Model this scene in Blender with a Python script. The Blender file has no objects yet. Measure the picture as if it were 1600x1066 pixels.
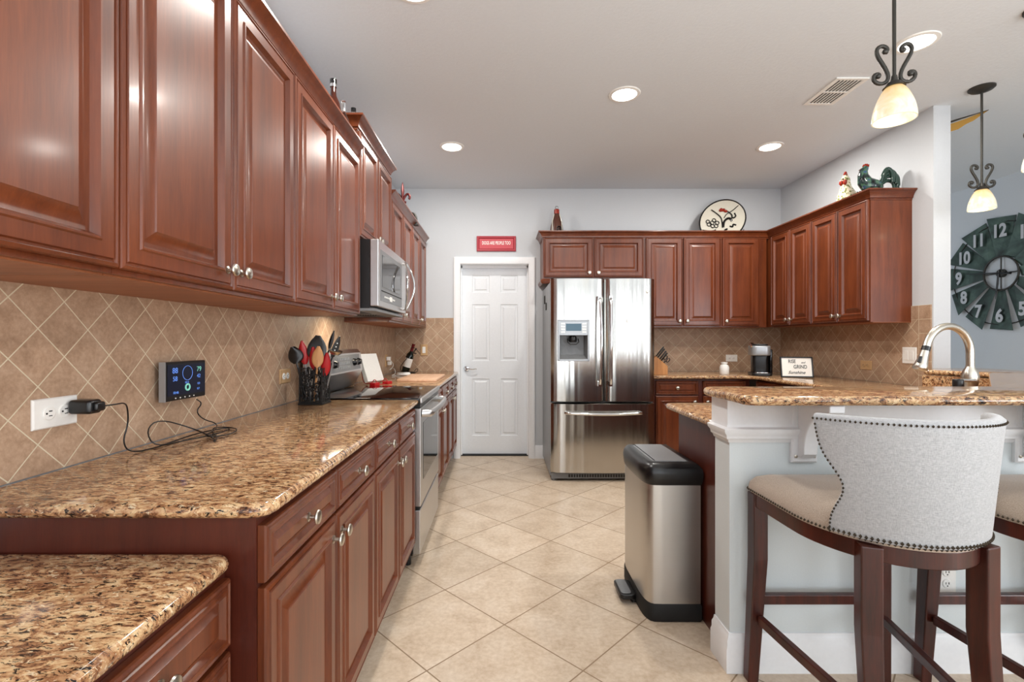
import bpy, math, random
from mathutils import Vector, Matrix
random.seed(7)
PI = math.pi
SC = bpy.context.scene
COL = SC.collection

# ------------------------------------------------------------------ camera
F_PX = 751.0
cam_d = bpy.data.cameras.new('camera')
cam = bpy.data.objects.new('camera', cam_d); COL.objects.link(cam)
cam.location = (0, 0, 1.234); cam.rotation_euler = (PI/2, 0, 0)
cam_d.sensor_width = 36.0; cam_d.lens = F_PX/1600*36.0
cam_d.shift_x = 17/1600; cam_d.clip_start = .02
SC.camera = cam

# ------------------------------------------------------------------ world, exposure
w = bpy.data.worlds.new('world'); SC.world = w; w.use_nodes = True
w.node_tree.nodes['Background'].inputs[0].default_value = (.80, .90, 1.0, 1)
w.node_tree.nodes['Background'].inputs[1].default_value = 1.6
SC.view_settings.view_transform = 'Standard'
SC.view_settings.look = 'None'
SC.view_settings.exposure = 0.22
SC.view_settings.gamma = 1.0
SC.cycles.use_denoising = True
SC.cycles.max_bounces = 10
SC.cycles.diffuse_bounces = 5
SC.cycles.sample_clamp_indirect = 6
SC.cycles.caustics_reflective = False
SC.cycles.caustics_refractive = False

def area(name, loc, rot, sx, sy, power, col=(1, 1, 1), spread=None, shape='RECTANGLE'):
    l = bpy.data.lights.new(name, 'AREA'); l.shape = shape
    l.size = sx; l.size_y = sy; l.energy = power; l.color = col
    if spread: l.spread = spread
    o = bpy.data.objects.new(name, l); COL.objects.link(o)
    o.location = loc; o.rotation_euler = rot
    return o
# daylight from unseen windows behind the camera; rear ones narrowed to streak the fridge
for wx in (-.75, 1.15, 2.55, 4.05):
    area('daylight_rear_window', (wx, -3.90, 1.30), (PI/2, 0, 0), .78, 2.0, 19, (.93, .96, 1.0))
area('daylight_side_window', (4.80, -1.2, 1.45), (PI/2, 0, PI/2), 1.9, 1.6, 85, (.93, .96, 1.0))
area('added_ceiling_fill', (1.6, -1.4, .75), (PI, 0, 0), 3.6, 2.6, 120, (1, .99, .98))  # added fill aimed upward to brighten the ceiling; no lamp known there

# ------------------------------------------------------------------ materials
def rgb(r, g, b):
    f = lambda c: (c/255/12.92) if c/255 <= .04045 else ((c/255+.055)/1.055)**2.4
    return (f(r), f(g), f(b), 1)
class NT:
    def __init__(s, name):
        s.m = bpy.data.materials.new(name); s.m.use_nodes = True
        s.t = s.m.node_tree; s.b = s.t.nodes['Principled BSDF']
    def n(s, typ, **kw):
        nd = s.t.nodes.new(typ)
        for k, v in kw.items():
            if k.startswith('i_'):
                key = k[2:].replace('_', ' ')
                nd.inputs[key].default_value = v
            else: setattr(nd, k, v)
        return nd
    def l(s, a, b): s.t.links.new(a, b)
    def set(s, **kw):
        for k, v in kw.items(): s.b.inputs[k.replace('_', ' ')].default_value = v
    def coord(s, scale=(1, 1, 1), rot=(0, 0, 0), loc=(0, 0, 0), out='Object'):
        tc = s.n('ShaderNodeTexCoord'); mp = s.n('ShaderNodeMapping')
        mp.inputs['Scale'].default_value = scale; mp.inputs['Rotation'].default_value = rot
        mp.inputs['Location'].default_value = loc
        s.l(tc.outputs[out], mp.inputs['Vector']); return mp.outputs[0]
    def noise(s, vec, scale, detail=3, rough=.5, dist=0):
        n = s.n('ShaderNodeTexNoise'); s.l(vec, n.inputs['Vector'])
        n.inputs['Scale'].default_value = scale; n.inputs['Detail'].default_value = detail
        n.inputs['Roughness'].default_value = rough; n.inputs['Distortion'].default_value = dist
        return n.outputs[0]
    def ramp(s, fac, stops, interp='LINEAR'):
        r = s.n('ShaderNodeValToRGB'); r.color_ramp.interpolation = interp
        e = r.color_ramp.elements
        while len(e) < len(stops): e.new(.5)
        for i, (p, c) in enumerate(stops): e[i].position = p; e[i].color = c
        s.l(fac, r.inputs[0]); return r.outputs[0]
    def mix(s, fac, a, b, mode='MIX'):
        m = s.n('ShaderNodeMix', data_type='RGBA', blend_type=mode)
        for sock, v in ((m.inputs[0], fac), (m.inputs[6], a), (m.inputs[7], b)):
            if hasattr(v, 'is_linked'): s.l(v, sock)
            else: sock.default_value = v
        return m.outputs[2]
    def bump(s, h, strength=.2, dist=.002):
        b = s.n('ShaderNodeBump'); b.inputs['Strength'].default_value = strength
        b.inputs['Distance'].default_value = dist
        s.l(h, b.inputs['Height']); s.l(b.outputs[0], s.b.inputs['Normal']); return b

def plain(name, col, rough=.5, metal=0, **kw):
    n = NT(name); n.set(Base_Color=col, Roughness=rough, Metallic=metal, **kw)
    v = n.coord(); ns = n.noise(v, 60, 2)
    n.l(n.ramp(ns, [(.3, tuple(c*.98 for c in col[:3])+(1,)), (.7, tuple(min(1, c*1.01) for c in col[:3])+(1,))]), n.b.inputs['Base Color'])
    return n.m

def wood(name, dark, mid, light, rough=.28, coat=.35, grain='z'):
    n = NT(name)
    sc = {'z': (9, 9, .7), 'x': (.7, 9, 9), 'y': (9, .7, 9)}[grain]
    v = n.coord(scale=sc)
    a = n.noise(v, 3.0, 5, .6, .6)
    v2 = n.coord(scale=tuple(c*6 for c in sc)); b = n.noise(v2, 5, 3, .6)
    v3 = n.coord(); cc = n.noise(v3, 2.2, 2, .5)
    c1 = n.ramp(a, [(.28, dark), (.5, mid), (.74, light)])
    c2 = n.mix(.22, c1, n.ramp(b, [(.35, dark), (.65, light)]))
    c3 = n.mix(.25, c2, n.ramp(cc, [(.35, dark), (.65, light)]))
    n.l(c3, n.b.inputs['Base Color'])
    n.set(Roughness=rough, Coat_Weight=coat, Coat_Roughness=.12)
    n.bump(b, .04, .001)
    return n.m

M = {}
M['cherry'] = wood('cherry_wood', rgb(72, 30, 14), rgb(103, 49, 24), rgb(127, 65, 34), .30, .15)
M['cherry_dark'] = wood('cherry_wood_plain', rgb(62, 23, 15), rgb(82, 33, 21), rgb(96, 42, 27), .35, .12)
M['underside'] = wood('cabinet_underside_veneer', rgb(120, 68, 40), rgb(150, 90, 56), rgb(172, 108, 70), .5, .05, 'y')
M['walnut'] = wood('stool_walnut', rgb(26, 8, 5), rgb(62, 20, 11), rgb(92, 33, 18), .32, .08)
M['board'] = wood('cutting_board_wood', rgb(196, 150, 116), rgb(222, 180, 146), rgb(236, 200, 170), .5, .05, 'y')
M['block'] = wood('knife_block_wood', rgb(150, 92, 46), rgb(190, 128, 70), rgb(214, 156, 96), .45, .1)
M['spoonwood'] = wood('spoon_wood', rgb(170, 115, 66), rgb(205, 150, 96), rgb(220, 172, 120), .55, 0)

def granite():
    n = NT('granite')
    v = n.coord(scale=(1.0, 2.3, 1.8), rot=(0, 0, .5))
    a = n.noise(v, 31, 7, .72, .7)
    base = n.ramp(a, [(.36, rgb(58, 40, 32)), (.42, rgb(120, 80, 56)), (.47, rgb(172, 126, 88)), (.53, rgb(204, 164, 120)), (.60, rgb(224, 194, 150)), (.67, rgb(188, 146, 104)), (.74, rgb(120, 84, 60))])
    v2 = n.coord(scale=(1.0, 2.4, 1.8), rot=(0, 0, .6), loc=(3.1, 1.7, 0))
    b = n.noise(v2, 54, 7, .72, 1.0)
    fleck = n.ramp(b, [(.425, (1, 1, 1, 1)), (.445, (0, 0, 0, 1))])
    v5 = n.coord(scale=(1.0, 1.6, 1.4), rot=(0, 0, .5)); g = n.noise(v5, 11, 4, .6)
    base = n.mix(n.ramp(g, [(.50, (0, 0, 0, 1)), (.62, (.55, .55, .55, 1))]), base, rgb(150, 104, 72))
    col = n.mix(fleck, base, rgb(26, 20, 20))
    v4 = n.coord(scale=(1.0, 2.0, 1.6), rot=(0, 0, .3), loc=(7.1, 4.7, 0))
    d = n.noise(v4, 60, 5, .7, .8)
    col = n.mix(n.ramp(d, [(.59, (0, 0, 0, 1)), (.63, (.85, .85, .85, 1))]), col, rgb(232, 212, 176))
    n.l(col, n.b.inputs['Base Color'])
    n.set(Roughness=.09, Coat_Weight=.1, Coat_Roughness=.03)
    return n.m
M['granite'] = granite()

def tiles(name, plane, size, origin, diag, cols, grout, gw, rough=.45, spec=.4, bumpd=.002, mottle=14):
    """plane: which object axes carry the tiling; the mesh is in world units"""
    n = NT(name)
    tc = n.n('ShaderNodeTexCoord'); sp = n.n('ShaderNodeSeparateXYZ'); cb = n.n('ShaderNodeCombineXYZ')
    n.l(tc.outputs['Object'], sp.inputs[0])
    n.l(sp.outputs['XYZ'.index(plane[0])], cb.inputs[0]); n.l(sp.outputs['XYZ'.index(plane[1])], cb.inputs[1])
    sub = n.n('ShaderNodeVectorMath', operation='SUBTRACT'); n.l(cb.outputs[0], sub.inputs[0])
    sub.inputs[1].default_value = (origin[0], origin[1], 0)
    mp = n.n('ShaderNodeMapping'); n.l(sub.outputs[0], mp.inputs[0])
    mp.inputs['Rotation'].default_value = (0, 0, PI/4 if diag else 0)
    br = n.n('ShaderNodeTexBrick', offset=0.0, squash=1.0)
    n.l(mp.outputs[0], br.inputs['Vector'])
    br.inputs['Scale'].default_value = 1.0
    br.inputs['Brick Width'].default_value = size; br.inputs['Row Height'].default_value = size
    br.inputs['Mortar Size'].default_value = gw; br.inputs['Mortar Smooth'].default_value = .2
    br.inputs['Bias'].default_value = 0
    br.inputs['Color1'].default_value = (0, 0, 0, 1); br.inputs['Color2'].default_value = (1, 1, 1, 1)
    ob = n.coord()
    a = n.noise(ob, mottle, 6, .65, .4); b = n.noise(ob, mottle*9, 3, .6)
    c0 = n.ramp(a, [(.3, cols[0]), (.5, cols[1]), (.7, cols[2])])
    c1 = n.mix(.35, c0, n.ramp(b, [(.35, cols[0]), (.65, cols[2])]))
    tint = n.ramp(br.outputs['Color'], [(0, (.88, .88, .88, 1)), (1, (1.0, 1.0, 1.0, 1))])
    c2 = n.mix(1.0, c1, tint, 'MULTIPLY')
    c3 = n.mix(br.outputs['Fac'], c2, grout)
    n.l(c3, n.b.inputs['Base Color'])
    rr = n.ramp(br.outputs['Fac'], [(0, (rough,)*3+(1,)), (1, (.9, .9, .9, 1))]); n.l(rr, n.b.inputs['Roughness'])
    n.set(IOR=1.4); n.b.inputs['Specular IOR Level'].default_value = spec
    inv = n.n('ShaderNodeMath', operation='SUBTRACT'); inv.inputs[0].default_value = 1; n.l(br.outputs['Fac'], inv.inputs[1])
    n.bump(inv.outputs[0], .5, bumpd)
    return n.m
TB = (rgb(154, 125, 101), rgb(182, 152, 126), rgb(199, 171, 146)); GR = rgb(214, 202, 176)
M['splash_left'] = tiles('backsplash_tile_side', 'YZ', .0983, (1.218, 1.333), True, TB, GR, .0016)
M['splash_back'] = tiles('backsplash_tile_back', 'XZ', .0983, (-.60, 1.38), True, TB, GR, .0016)
M['splash_border_b'] = tiles('backsplash_border_back', 'XZ', .098, (-.50, 1.3795), False, TB, GR, .0016)
M['splash_border_s'] = tiles('backsplash_border_side', 'YZ', .098, (3.28, 1.386), False, TB, GR, .0016)
M['floor'] = tiles('floor_tile', 'XY', .4137, (.014, 2.09), True,
                   (rgb(184, 160, 134), rgb(212, 192, 168), rgb(226, 210, 190)), rgb(146, 124, 100), .0030, .30, .5, .002, 5.5)

def paint(name, col, rough=.85, bs=0.0, scale=90):
    n = NT(name); v = n.coord(); a = n.noise(v, scale, 4, .6)
    n.l(n.ramp(a, [(.3, tuple(c*.97 for c in col[:3])+(1,)), (.7, col)]), n.b.inputs['Base Color'])
    n.set(Roughness=rough)
    if bs: n.bump(a, bs, .004)
    return n.m
M['wall'] = paint('wall_paint_grey', rgb(204, 208, 212), .9, .05)
M['wall_white'] = paint('bar_wall_paint', rgb(216, 224, 226), .8, .08, 160)
M['ceiling'] = paint('ceiling_paint', rgb(222, 228, 233), .95, .35, 55)
M['trim'] = plain('trim_white', rgb(238, 240, 242), .35)
M['door_white'] = plain('door_white', rgb(232, 236, 240), .4)
M['nickel'] = plain('brushed_nickel', rgb(206, 200, 188), .28, 1)
M['chrome'] = plain('chrome', rgb(225, 225, 225), .08, 1)
M['iron'] = plain('dark_iron', rgb(62, 60, 56), .45, .6)
M['black'] = plain('black_plastic', rgb(20, 20, 21), .3)
M['blackmatt'] = plain('black_matt', rgb(14, 13, 13), .7)
M['glossblack'] = plain('black_gloss', rgb(8, 8, 10), .06)
M['white'] = plain('white_plastic', rgb(240, 240, 236), .4)
M['almond'] = plain('tan_plate', rgb(196, 160, 116), .5)
M['red'] = plain('red_plastic', rgb(178, 22, 30), .35)
M['silverplastic'] = plain('silver_plastic', rgb(168, 172, 176), .35, .5)
M['greyplastic'] = plain('grey_plastic', rgb(120, 122, 124), .4)
M['nail'] = plain('bronze_nail', rgb(70, 62, 52), .3, .9)
M['paper'] = plain('paper', rgb(244, 243, 238), .8)
M['redsign'] = plain('red_sign_wood', rgb(168, 44, 58), .5)
M['signface'] = plain('sign_face_rose', rgb(196, 74, 84), .55)
M['rope'] = plain('bronze_red_iron', rgb(84, 26, 24), .45, .4)
M['brownglass'] = plain('brown_bottle_glass', rgb(58, 24, 14), .08)
M['greenglass'] = plain('green_bottle_glass', rgb(16, 26, 20), .08)
M['porc'] = plain('porcelain_black', rgb(18, 18, 18), .15)
M['cream'] = plain('glazed_cream', rgb(206, 202, 188), .15)
M['glazegreen'] = plain('glaze_green', rgb(44, 66, 58), .12)
M['glazeblue'] = plain('glaze_blue', rgb(46, 62, 82), .12)
M['glazered'] = plain('glaze_red', rgb(150, 44, 28), .15)
M['amber'] = plain('glaze_brown', rgb(82, 46, 34), .3)

def steel(name, scale, col=(.62, .61, .59, 1), rough=.2, strength=.06):
    n = NT(name); v = n.coord(scale=scale); a = n.noise(v, 1.0, 4, .6)
    v2 = n.coord(scale=tuple(c*.12 for c in scale)); b = n.noise(v2, 1.0, 2, .5)
    n.l(n.ramp(a, [(.3, tuple(c*.97 for c in col[:3])+(1,)), (.7, col)]), n.b.inputs['Base Color'])
    n.set(Metallic=1.0, Roughness=rough)
    n.l(n.ramp(a, [(.3, (rough*.93,)*3+(1,)), (.7, (rough*1.07,)*3+(1,))]), n.b.inputs['Roughness'])
    if strength: n.bump(b, strength, .02)
    return n.m
M['steel'] = steel('brushed_steel_vertical', (60, 60, 1.0), (.52, .51, .485, 1), .17, strength=.5)
M['steel_h'] = steel('brushed_steel_horizontal', (2, 2, 300), (.60, .60, .60, 1), .32, 0)
M['steel_side'] = plain('fridge_side_grey', rgb(150, 152, 154), .4, .5)
M['steel_can'] = steel('brushed_steel_can', (3, 3, 500), (.56, .545, .52, 1), .34, 0)

def fabric():
    n = NT('linen_fabric')
    v = n.coord(scale=(1, 1, .12)); a = n.noise(v, 800, 2)
    v2 = n.coord(scale=(.12, .12, 1)); b = n.noise(v2, 800, 2)
    c = n.mix(.5, n.ramp(a, [(.35, rgb(150, 151, 153)), (.65, rgb(188, 189, 190))]), n.ramp(b, [(.35, rgb(148, 149, 151)), (.65, rgb(190, 191, 192))]))
    n.l(c, n.b.inputs['Base Color']); n.set(Roughness=.95, Sheen_Weight=.3)
    n.bump(a, .15, .0006); return n.m
M['fabric'] = fabric()
def fabric2():
    n = NT('seat_fabric'); v = n.coord(); a = n.noise(v, 500, 2)
    n.l(n.ramp(a, [(.35, rgb(160, 144, 128)), (.65, rgb(190, 174, 158))]), n.b.inputs['Base Color'])
    n.set(Roughness=.9, Sheen_Weight=.3); return n.m
M['seatfabric'] = fabric2()
def emis(name, col, s):
    n = NT(name); v = n.coord(); a = n.noise(v, 6, 2)
    n.l(n.ramp(a, [(.3, tuple(c*.85 for c in col[:3])+(1,)), (.7, col)]), n.b.inputs['Emission Color'])
    n.set(Base_Color=col, Roughness=.3, Emission_Strength=s); return n.m
M['lens'] = emis('downlight_lens', (1, .97, .92, 1), 9)
M['screenblue'] = emis('lcd_blue', (.002, .005, .018, 1), .3)
M['digit'] = emis('lcd_digit_blue', (.10, .22, .62, 1), .7)
M['digitg'] = emis('lcd_digit_green', (.16, .46, .36, 1), .6)
M['dispscreen'] = emis('dispenser_lcd', (.04, .09, .13, 1), .3)
def shade_mat():
    n = NT('alabaster_shade'); v = n.coord(); a = n.noise(v, 14, 3, .6, 1.0)
    sp = n.n('ShaderNodeSeparateXYZ'); tc = n.n('ShaderNodeTexCoord'); n.l(tc.outputs['Object'], sp.inputs[0])
    # amber glass at the crown of the shade, paler glass at the rim
    top = n.n('ShaderNodeMapRange'); n.l(sp.outputs[2], top.inputs[0])
    top.inputs[1].default_value = .05; top.inputs[2].default_value = .13
    c1 = n.ramp(a, [(.35, (.98, .82, .50, 1)), (.55, (1, .95, .78, 1)), (.7, (.88, .98, .62, 1))])
    c = n.mix(top.outputs[0], c1, (.95, .60, .22, 1))
    n.l(n.mix(1.0, c, (.5, .5, .5, 1), 'MULTIPLY'), n.b.inputs['Base Color']); n.l(c, n.b.inputs['Emission Color'])
    n.set(Roughness=.3, Emission_Strength=.42); return n.m
M['shade'] = shade_mat()
def glass(name, col=(1, 1, 1, 1), rough=.0):
    n = NT(name); n.set(Base_Color=col, Roughness=rough, IOR=1.45)
    n.b.inputs['Transmission Weight'].default_value = 1.0; return n.m
M['glass'] = glass('clear_glass')
def clockmetal():
    n = NT('clock_blade_metal'); v = n.coord(); a = n.noise(v, 7, 4, .6, .5)
    n.l(n.ramp(a, [(.3, rgb(34, 38, 36)), (.5, rgb(56, 74, 66)), (.7, rgb(84, 104, 92))]), n.b.inputs['Base Color'])
    n.set(Roughness=.45, Metallic=.3); return n.m
M['clockmetal'] = clockmetal()
M['numeral'] = plain('numeral_grey', rgb(188, 190, 194), .5)
def speck():
    n = NT('hen_glaze'); v = n.coord(); a = n.noise(v, 70, 2)
    n.l(n.ramp(a, [(.40, rgb(120, 128, 70)), (.48, rgb(232, 222, 190)), (.66, rgb(240, 230, 205)), (.74, rgb(214, 150, 90))]), n.b.inputs['Base Color'])
    n.set(Roughness=.15); return n.m
M['speck'] = speck()
def roostermat():
    n = NT('rooster_glaze'); v = n.coord(); a = n.noise(v, 26, 3)
    n.l(n.ramp(a, [(.35, rgb(20, 24, 26)), (.48, rgb(40, 58, 58)), (.58, rgb(78, 112, 86)), (.70, rgb(60, 84, 120))]), n.b.inputs['Base Color'])
    n.set(Roughness=.12); return n.m
M['rooster'] = roostermat()
M['bulb'] = emis('bulb_glow', (1, .95, .82, 1), 1.6)
M['gold'] = plain('gold_leaf', rgb(190, 146, 70), .4, .4)
M['winefoil'] = plain('wine_foil_red', rgb(110, 20, 26), .3, .3)

# ------------------------------------------------------------------ mesh helpers
class MB:
    def __init__(s): s.v = []; s.f = []; s.M = Matrix.Identity(4); s.mi = []; s.cur = 0
    def add(s, vs, fs):
        o = len(s.v); s.v += [tuple(s.M @ Vector(v)) for v in vs]
        s.f += [tuple(i+o for i in f) for f in fs]; s.mi += [s.cur]*len(fs); return s
    def box(s, x0, x1, y0, y1, z0, z1):
        if x0 > x1: x0, x1 = x1, x0
        if y0 > y1: y0, y1 = y1, y0
        if z0 > z1: z0, z1 = z1, z0
        return s.add([(x0, y0, z0), (x1, y0, z0), (x1, y1, z0), (x0, y1, z0), (x0, y0, z1), (x1, y0, z1), (x1, y1, z1), (x0, y1, z1)],
                     [(0, 3, 2, 1), (4, 5, 6, 7), (0, 1, 5, 4), (1, 2, 6, 5), (2, 3, 7, 6), (3, 0, 4, 7)])
    def rings(s, rs, cap0=True, cap1=True, close=False):
        n = len(rs[0]); vs = [p for r in rs for p in r]; fs = []
        for k in range(len(rs)-1+(1 if close else 0)):
            a = k*n; b = ((k+1) % len(rs))*n
            for i in range(n):
                j = (i+1) % n; fs.append((a+i, a+j, b+j, b+i))
        if cap0 and not close: fs.append(tuple(range(n-1, -1, -1)))
        if cap1 and not close: fs.append(tuple((len(rs)-1)*n+i for i in range(n)))
        return s.add(vs, fs)
    def lathe(s, prof, c=(0, 0, 0), axis='z', seg=24, cap=True):
        rs = []
        for r, h in prof:
            ring = []
            for i in range(seg):
                a = 2*PI*i/seg; p = (max(r, 1e-5)*math.cos(a), max(r, 1e-5)*math.sin(a), h)
                if axis == 'x': p = (p[2], p[0], p[1])
                if axis == '-y': p = (p[0], -p[2], p[1])
                if axis == 'y': p = (p[1], p[2], p[0])
                ring.append((p[0]+c[0], p[1]+c[1], p[2]+c[2]))
            rs.append(ring)
        return s.rings(rs, cap, cap)
    def tube(s, pts, rad, seg=8, closed=False, flat=1.0):
        P = [Vector(p) for p in pts]; n = len(P)
        R = rad if isinstance(rad, (list, tuple)) else [rad]*n
        up = Vector((0, 0, 1)); rs = []; prev = None
        for i in range(n):
            a = P[(i-1) % n] if (closed or i > 0) else P[i]
            b = P[(i+1) % n] if (closed or i < n-1) else P[i]
            t = (b-a).normalized()
            if prev is None:
                ref = up if abs(t.dot(up)) < .95 else Vector((1, 0, 0))
                nrm = t.cross(ref).normalized()
            else:
                nrm = (prev - t*prev.dot(t)).normalized()
            prev = nrm; bn = t.cross(nrm)
            rs.append([tuple(P[i]+nrm*math.cos(2*PI*k/seg)*R[i]+bn*math.sin(2*PI*k/seg)*R[i]*flat) for k in range(seg)])
        return s.rings(rs, close=closed)
    def prism(s, poly, z0, z1):
        n = len(poly)
        return s.rings([[(x, y, z0) for x, y in poly], [(x, y, z1) for x, y in poly]])
    def profile_sweep(s, path, prof, closed=False):
        """path in plan, prof = [(out, z)], out is to the right of the direction of travel"""
        n = len(path); rs = []
        for i in range(n):
            p = Vector(path[i])
            d0 = (p-Vector(path[(i-1) % n])).normalized() if (closed or i > 0) else None
            d1 = (Vector(path[(i+1) % n])-p).normalized() if (closed or i < n-1) else None
            if d0 is None: d0 = d1
            if d1 is None: d1 = d0
            n0 = Vector((d0.y, -d0.x)); n1 = Vector((d1.y, -d1.x))
            m = (n0+n1).normalized(); k = 1/max(.3, m.dot(n0))
            rs.append([(p.x+m.x*o*k, p.y+m.y*o*k, z) for o, z in prof])
        return s.rings(rs, close=closed)
    def slab(s, poly, z0, z1, r=.014):
        """poly counter-clockwise, edges rounded"""
        h = (z1-z0); r = min(r, h/2); steps = []
        for k in range(5): a = PI/2*k/4; steps.append((r*(1-math.sin(a)), z0+r*(1-math.cos(a))))
        for k in range(5): a = PI/2*k/4; steps.append((r*(1-math.cos(a)), z1-r+r*math.sin(a)))
        rs = []
        for ins, z in steps:
            rs.append([(x, y, z) for x, y in offset(poly, -ins)])
        return s.rings(rs)
    def panel(s, w, h, prof, base=0.0, cx=0, cz=0):
        """rectangular nested profile facing -Y; prof = [(inset, height)]"""
        rs = []
        for ins, d in prof:
            a = w/2-ins; b = h/2-ins
            rs.append([(cx-a, base-d, cz-b), (cx+a, base-d, cz-b), (cx+a, base-d, cz+b), (cx-a, base-d, cz+b)])
        return s.rings(rs)
    def build(s, name, mat, parent=None, smooth=40, bevel=0, mats=None, sub=0):
        me = bpy.data.meshes.new(name); me.from_pydata(s.v, [], s.f); me.update()
        if mats:
            for m_ in mats: me.materials.append(M[m_])
            me.polygons.foreach_set('material_index', s.mi)
        else: me.materials.append(M[mat] if isinstance(mat, str) else mat)
        import bmesh
        bm = bmesh.new(); bm.from_mesh(me); bmesh.ops.recalc_face_normals(bm, faces=bm.faces); bm.to_mesh(me); bm.free()
        if smooth:
            me.shade_smooth(); me.set_sharp_from_angle(angle=math.radians(smooth))
        o = bpy.data.objects.new(name, me); COL.objects.link(o)
        if parent: o.parent = parent
        if bevel:
            b = o.modifiers.new('bevel', 'BEVEL'); b.width = bevel; b.segments = 2; b.limit_method = 'ANGLE'; b.angle_limit = math.radians(50)
        if sub:
            b = o.modifiers.new('sub', 'SUBSURF'); b.levels = sub; b.render_levels = sub
        return o

def offset(poly, d):
    """offset a CCW polygon outwards by d"""
    n = len(poly); out = []
    for i in range(n):
        p = Vector(poly[i]); d0 = (p-Vector(poly[i-1])).normalized(); d1 = (Vector(poly[(i+1) % n])-p).normalized()
        n0 = Vector((d0.y, -d0.x)); n1 = Vector((d1.y, -d1.x)); m = (n0+n1)
        m = m.normalized() if m.length > 1e-6 else n0
        k = 1/max(.3, m.dot(n0)); out.append((p.x+m.x*d*k, p.y+m.y*d*k))
    return out
def fillet(poly, rads, seg=6):
    n = len(poly); out = []
    for i in range(n):
        r = rads[i] if isinstance(rads, (list, tuple)) else rads
        p = Vector(poly[i])
        if r <= 0: out.append(tuple(p)); continue
        a = Vector(poly[i-1]); b = Vector(poly[(i+1) % n])
        u = (a-p).normalized(); v = (b-p).normalized()
        ang = u.angle(v); t = r/math.tan(ang/2)
        c = p+(u+v).normalized()*(r/math.sin(ang/2))
        s0 = p+u*t; s1 = p+v*t
        a0 = math.atan2(s0.y-c.y, s0.x-c.x); a1 = math.atan2(s1.y-c.y, s1.x-c.x)
        da = (a1-a0+PI) % (2*PI)-PI
        for k in range(seg+1):
            q = a0+da*k/seg; out.append((c.x+r*math.cos(q), c.y+r*math.sin(q)))
    return out
def rrect(x0, x1, y0, y1, r, seg=5): return fillet([(x0, y0), (x1, y0), (x1, y1), (x0, y1)], r, seg)

def tag(o, label, cat, group=None, kind=None):
    o['label'] = label; o['category'] = cat
    if group: o['group'] = group
    if kind: o['kind'] = kind
    return o
def empty(name, loc, rz=0, label=None, cat=None, group=None):
    o = bpy.data.objects.new(name, None); COL.objects.link(o)
    o.location = loc; o.rotation_euler = (0, 0, rz); o.empty_display_size = .05
    if label: tag(o, label, cat, group)
    return o
def struct(o): o['kind'] = 'structure'; return o
def children(o): return [c for c in bpy.data.objects if c.parent == o]
def copy_tree(o, parent=None):
    c = o.copy(); COL.objects.link(c); c.parent = parent
    for ch in children(o): copy_tree(ch, c)
    return c
def text(s, size, extrude, mat, name, parent=None, loc=(0, 0, 0), rot=(PI/2, 0, 0), bold=0, sx=1, align='CENTER'):
    cu = bpy.data.curves.new('t', 'FONT'); cu.body = s; cu.size = size; cu.extrude = extrude
    cu.align_x = align; cu.align_y = 'CENTER'; cu.offset = bold; cu.resolution_u = 4
    tmp = bpy.data.objects.new('t', cu); COL.objects.link(tmp)
    bpy.context.view_layer.update()
    me = bpy.data.meshes.new_from_object(tmp.evaluated_get(bpy.context.evaluated_depsgraph_get()))
    bpy.data.objects.remove(tmp)
    me.materials.clear(); me.materials.append(M[mat])
    me.transform(Matrix.Diagonal((sx, 1, 1, 1)))
    o = bpy.data.objects.new(name, me); COL.objects.link(o)
    o.parent = parent; o.location = loc; o.rotation_euler = rot
    return o

# ------------------------------------------------------------------ setting
XL, XR, YB, ZC = -1.115, 2.943, 5.057, 2.837
XF = 4.90
YR = -4.0
struct(MB().box(XL-.12, XF+.12, YR-.12, 7.1, -.1, 0).build('floor', 'floor', smooth=0))
struct(MB().box(XL-.12, XF+.12, YR-.12, 7.1, ZC, ZC+.12).build('ceiling', 'ceiling', smooth=0))
wl = struct(MB().box(XL-.12, XL, YR, YB+.12, 0, ZC).build('wall_left', 'wall', smooth=0))
b = MB(); b.box(XL, -.441, YB, YB+.14, 0, ZC); b.box(.30, 3.06, YB, YB+.14, 0, ZC); b.box(-.441, .30, YB, YB+.14, 2.055, ZC)
wb = struct(b.build('wall_back', 'wall', smooth=0))
wr = struct(MB().box(XR, 3.06, 3.272, YB, 0, ZC).build('wall_right', 'wall', smooth=0))
struct(MB().box(XF, XF+.12, YR, 7.0, 0, ZC).build('wall_dining', 'wall', smooth=0)) if False else None
b = MB()
b.box(XF, XF+.12, YR, -2.2, 0, ZC); b.box(XF, XF+.12, -.2, 7.0, 0, ZC); b.box(XF, XF+.12, -2.2, -.2, 0, .6); b.box(XF, XF+.12, -2.2, -.2, 2.3, ZC)
struct(b.build('wall_side', 'wall', smooth=0))
struct(MB().box(3.06, XF, 6.9, 7.0, 0, ZC).build('wall_far', 'wall', smooth=0))
b = MB()
WX = [(wx-.42, wx+.42) for wx in (-.75, 1.15, 2.55, 4.05)]
xa = XL-.12-.1
for k, (x0, x1) in enumerate(WX):
    b.box(xa if k else XL-.12-.1, x0, YR-.12, YR, 0, ZC) if x0 > xa else None
    b.box(x0, x1, YR-.12, YR, 0, .25); b.box(x0, x1, YR-.12, YR, 2.35, ZC); xa = x1
b.box(xa, XF+.12, YR-.12, YR, 0, ZC)
struct(b.build('wall_rear', 'wall', smooth=0))
def window(name, x0, x1, z0, z1, nx):
    b = MB()
    b.box(x0, x1, YR-.09, YR-.03, z0, z0+.05); b.box(x0, x1, YR-.09, YR-.03, z1-.05, z1)
    for k in range(nx+1):
        x = x0+(x1-x0)*k/nx; xa = min(max(x-.025, x0), x1-.05); b.box(xa, xa+.05, YR-.09, YR-.03, z0, z1)
    o = struct(b.build(name, 'trim'))
    MB().box(x0+.01, x1-.01, YR-.064, YR-.058, z0+.01, z1-.01).build('window_pane', 'glass', o, smooth=0)
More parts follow.
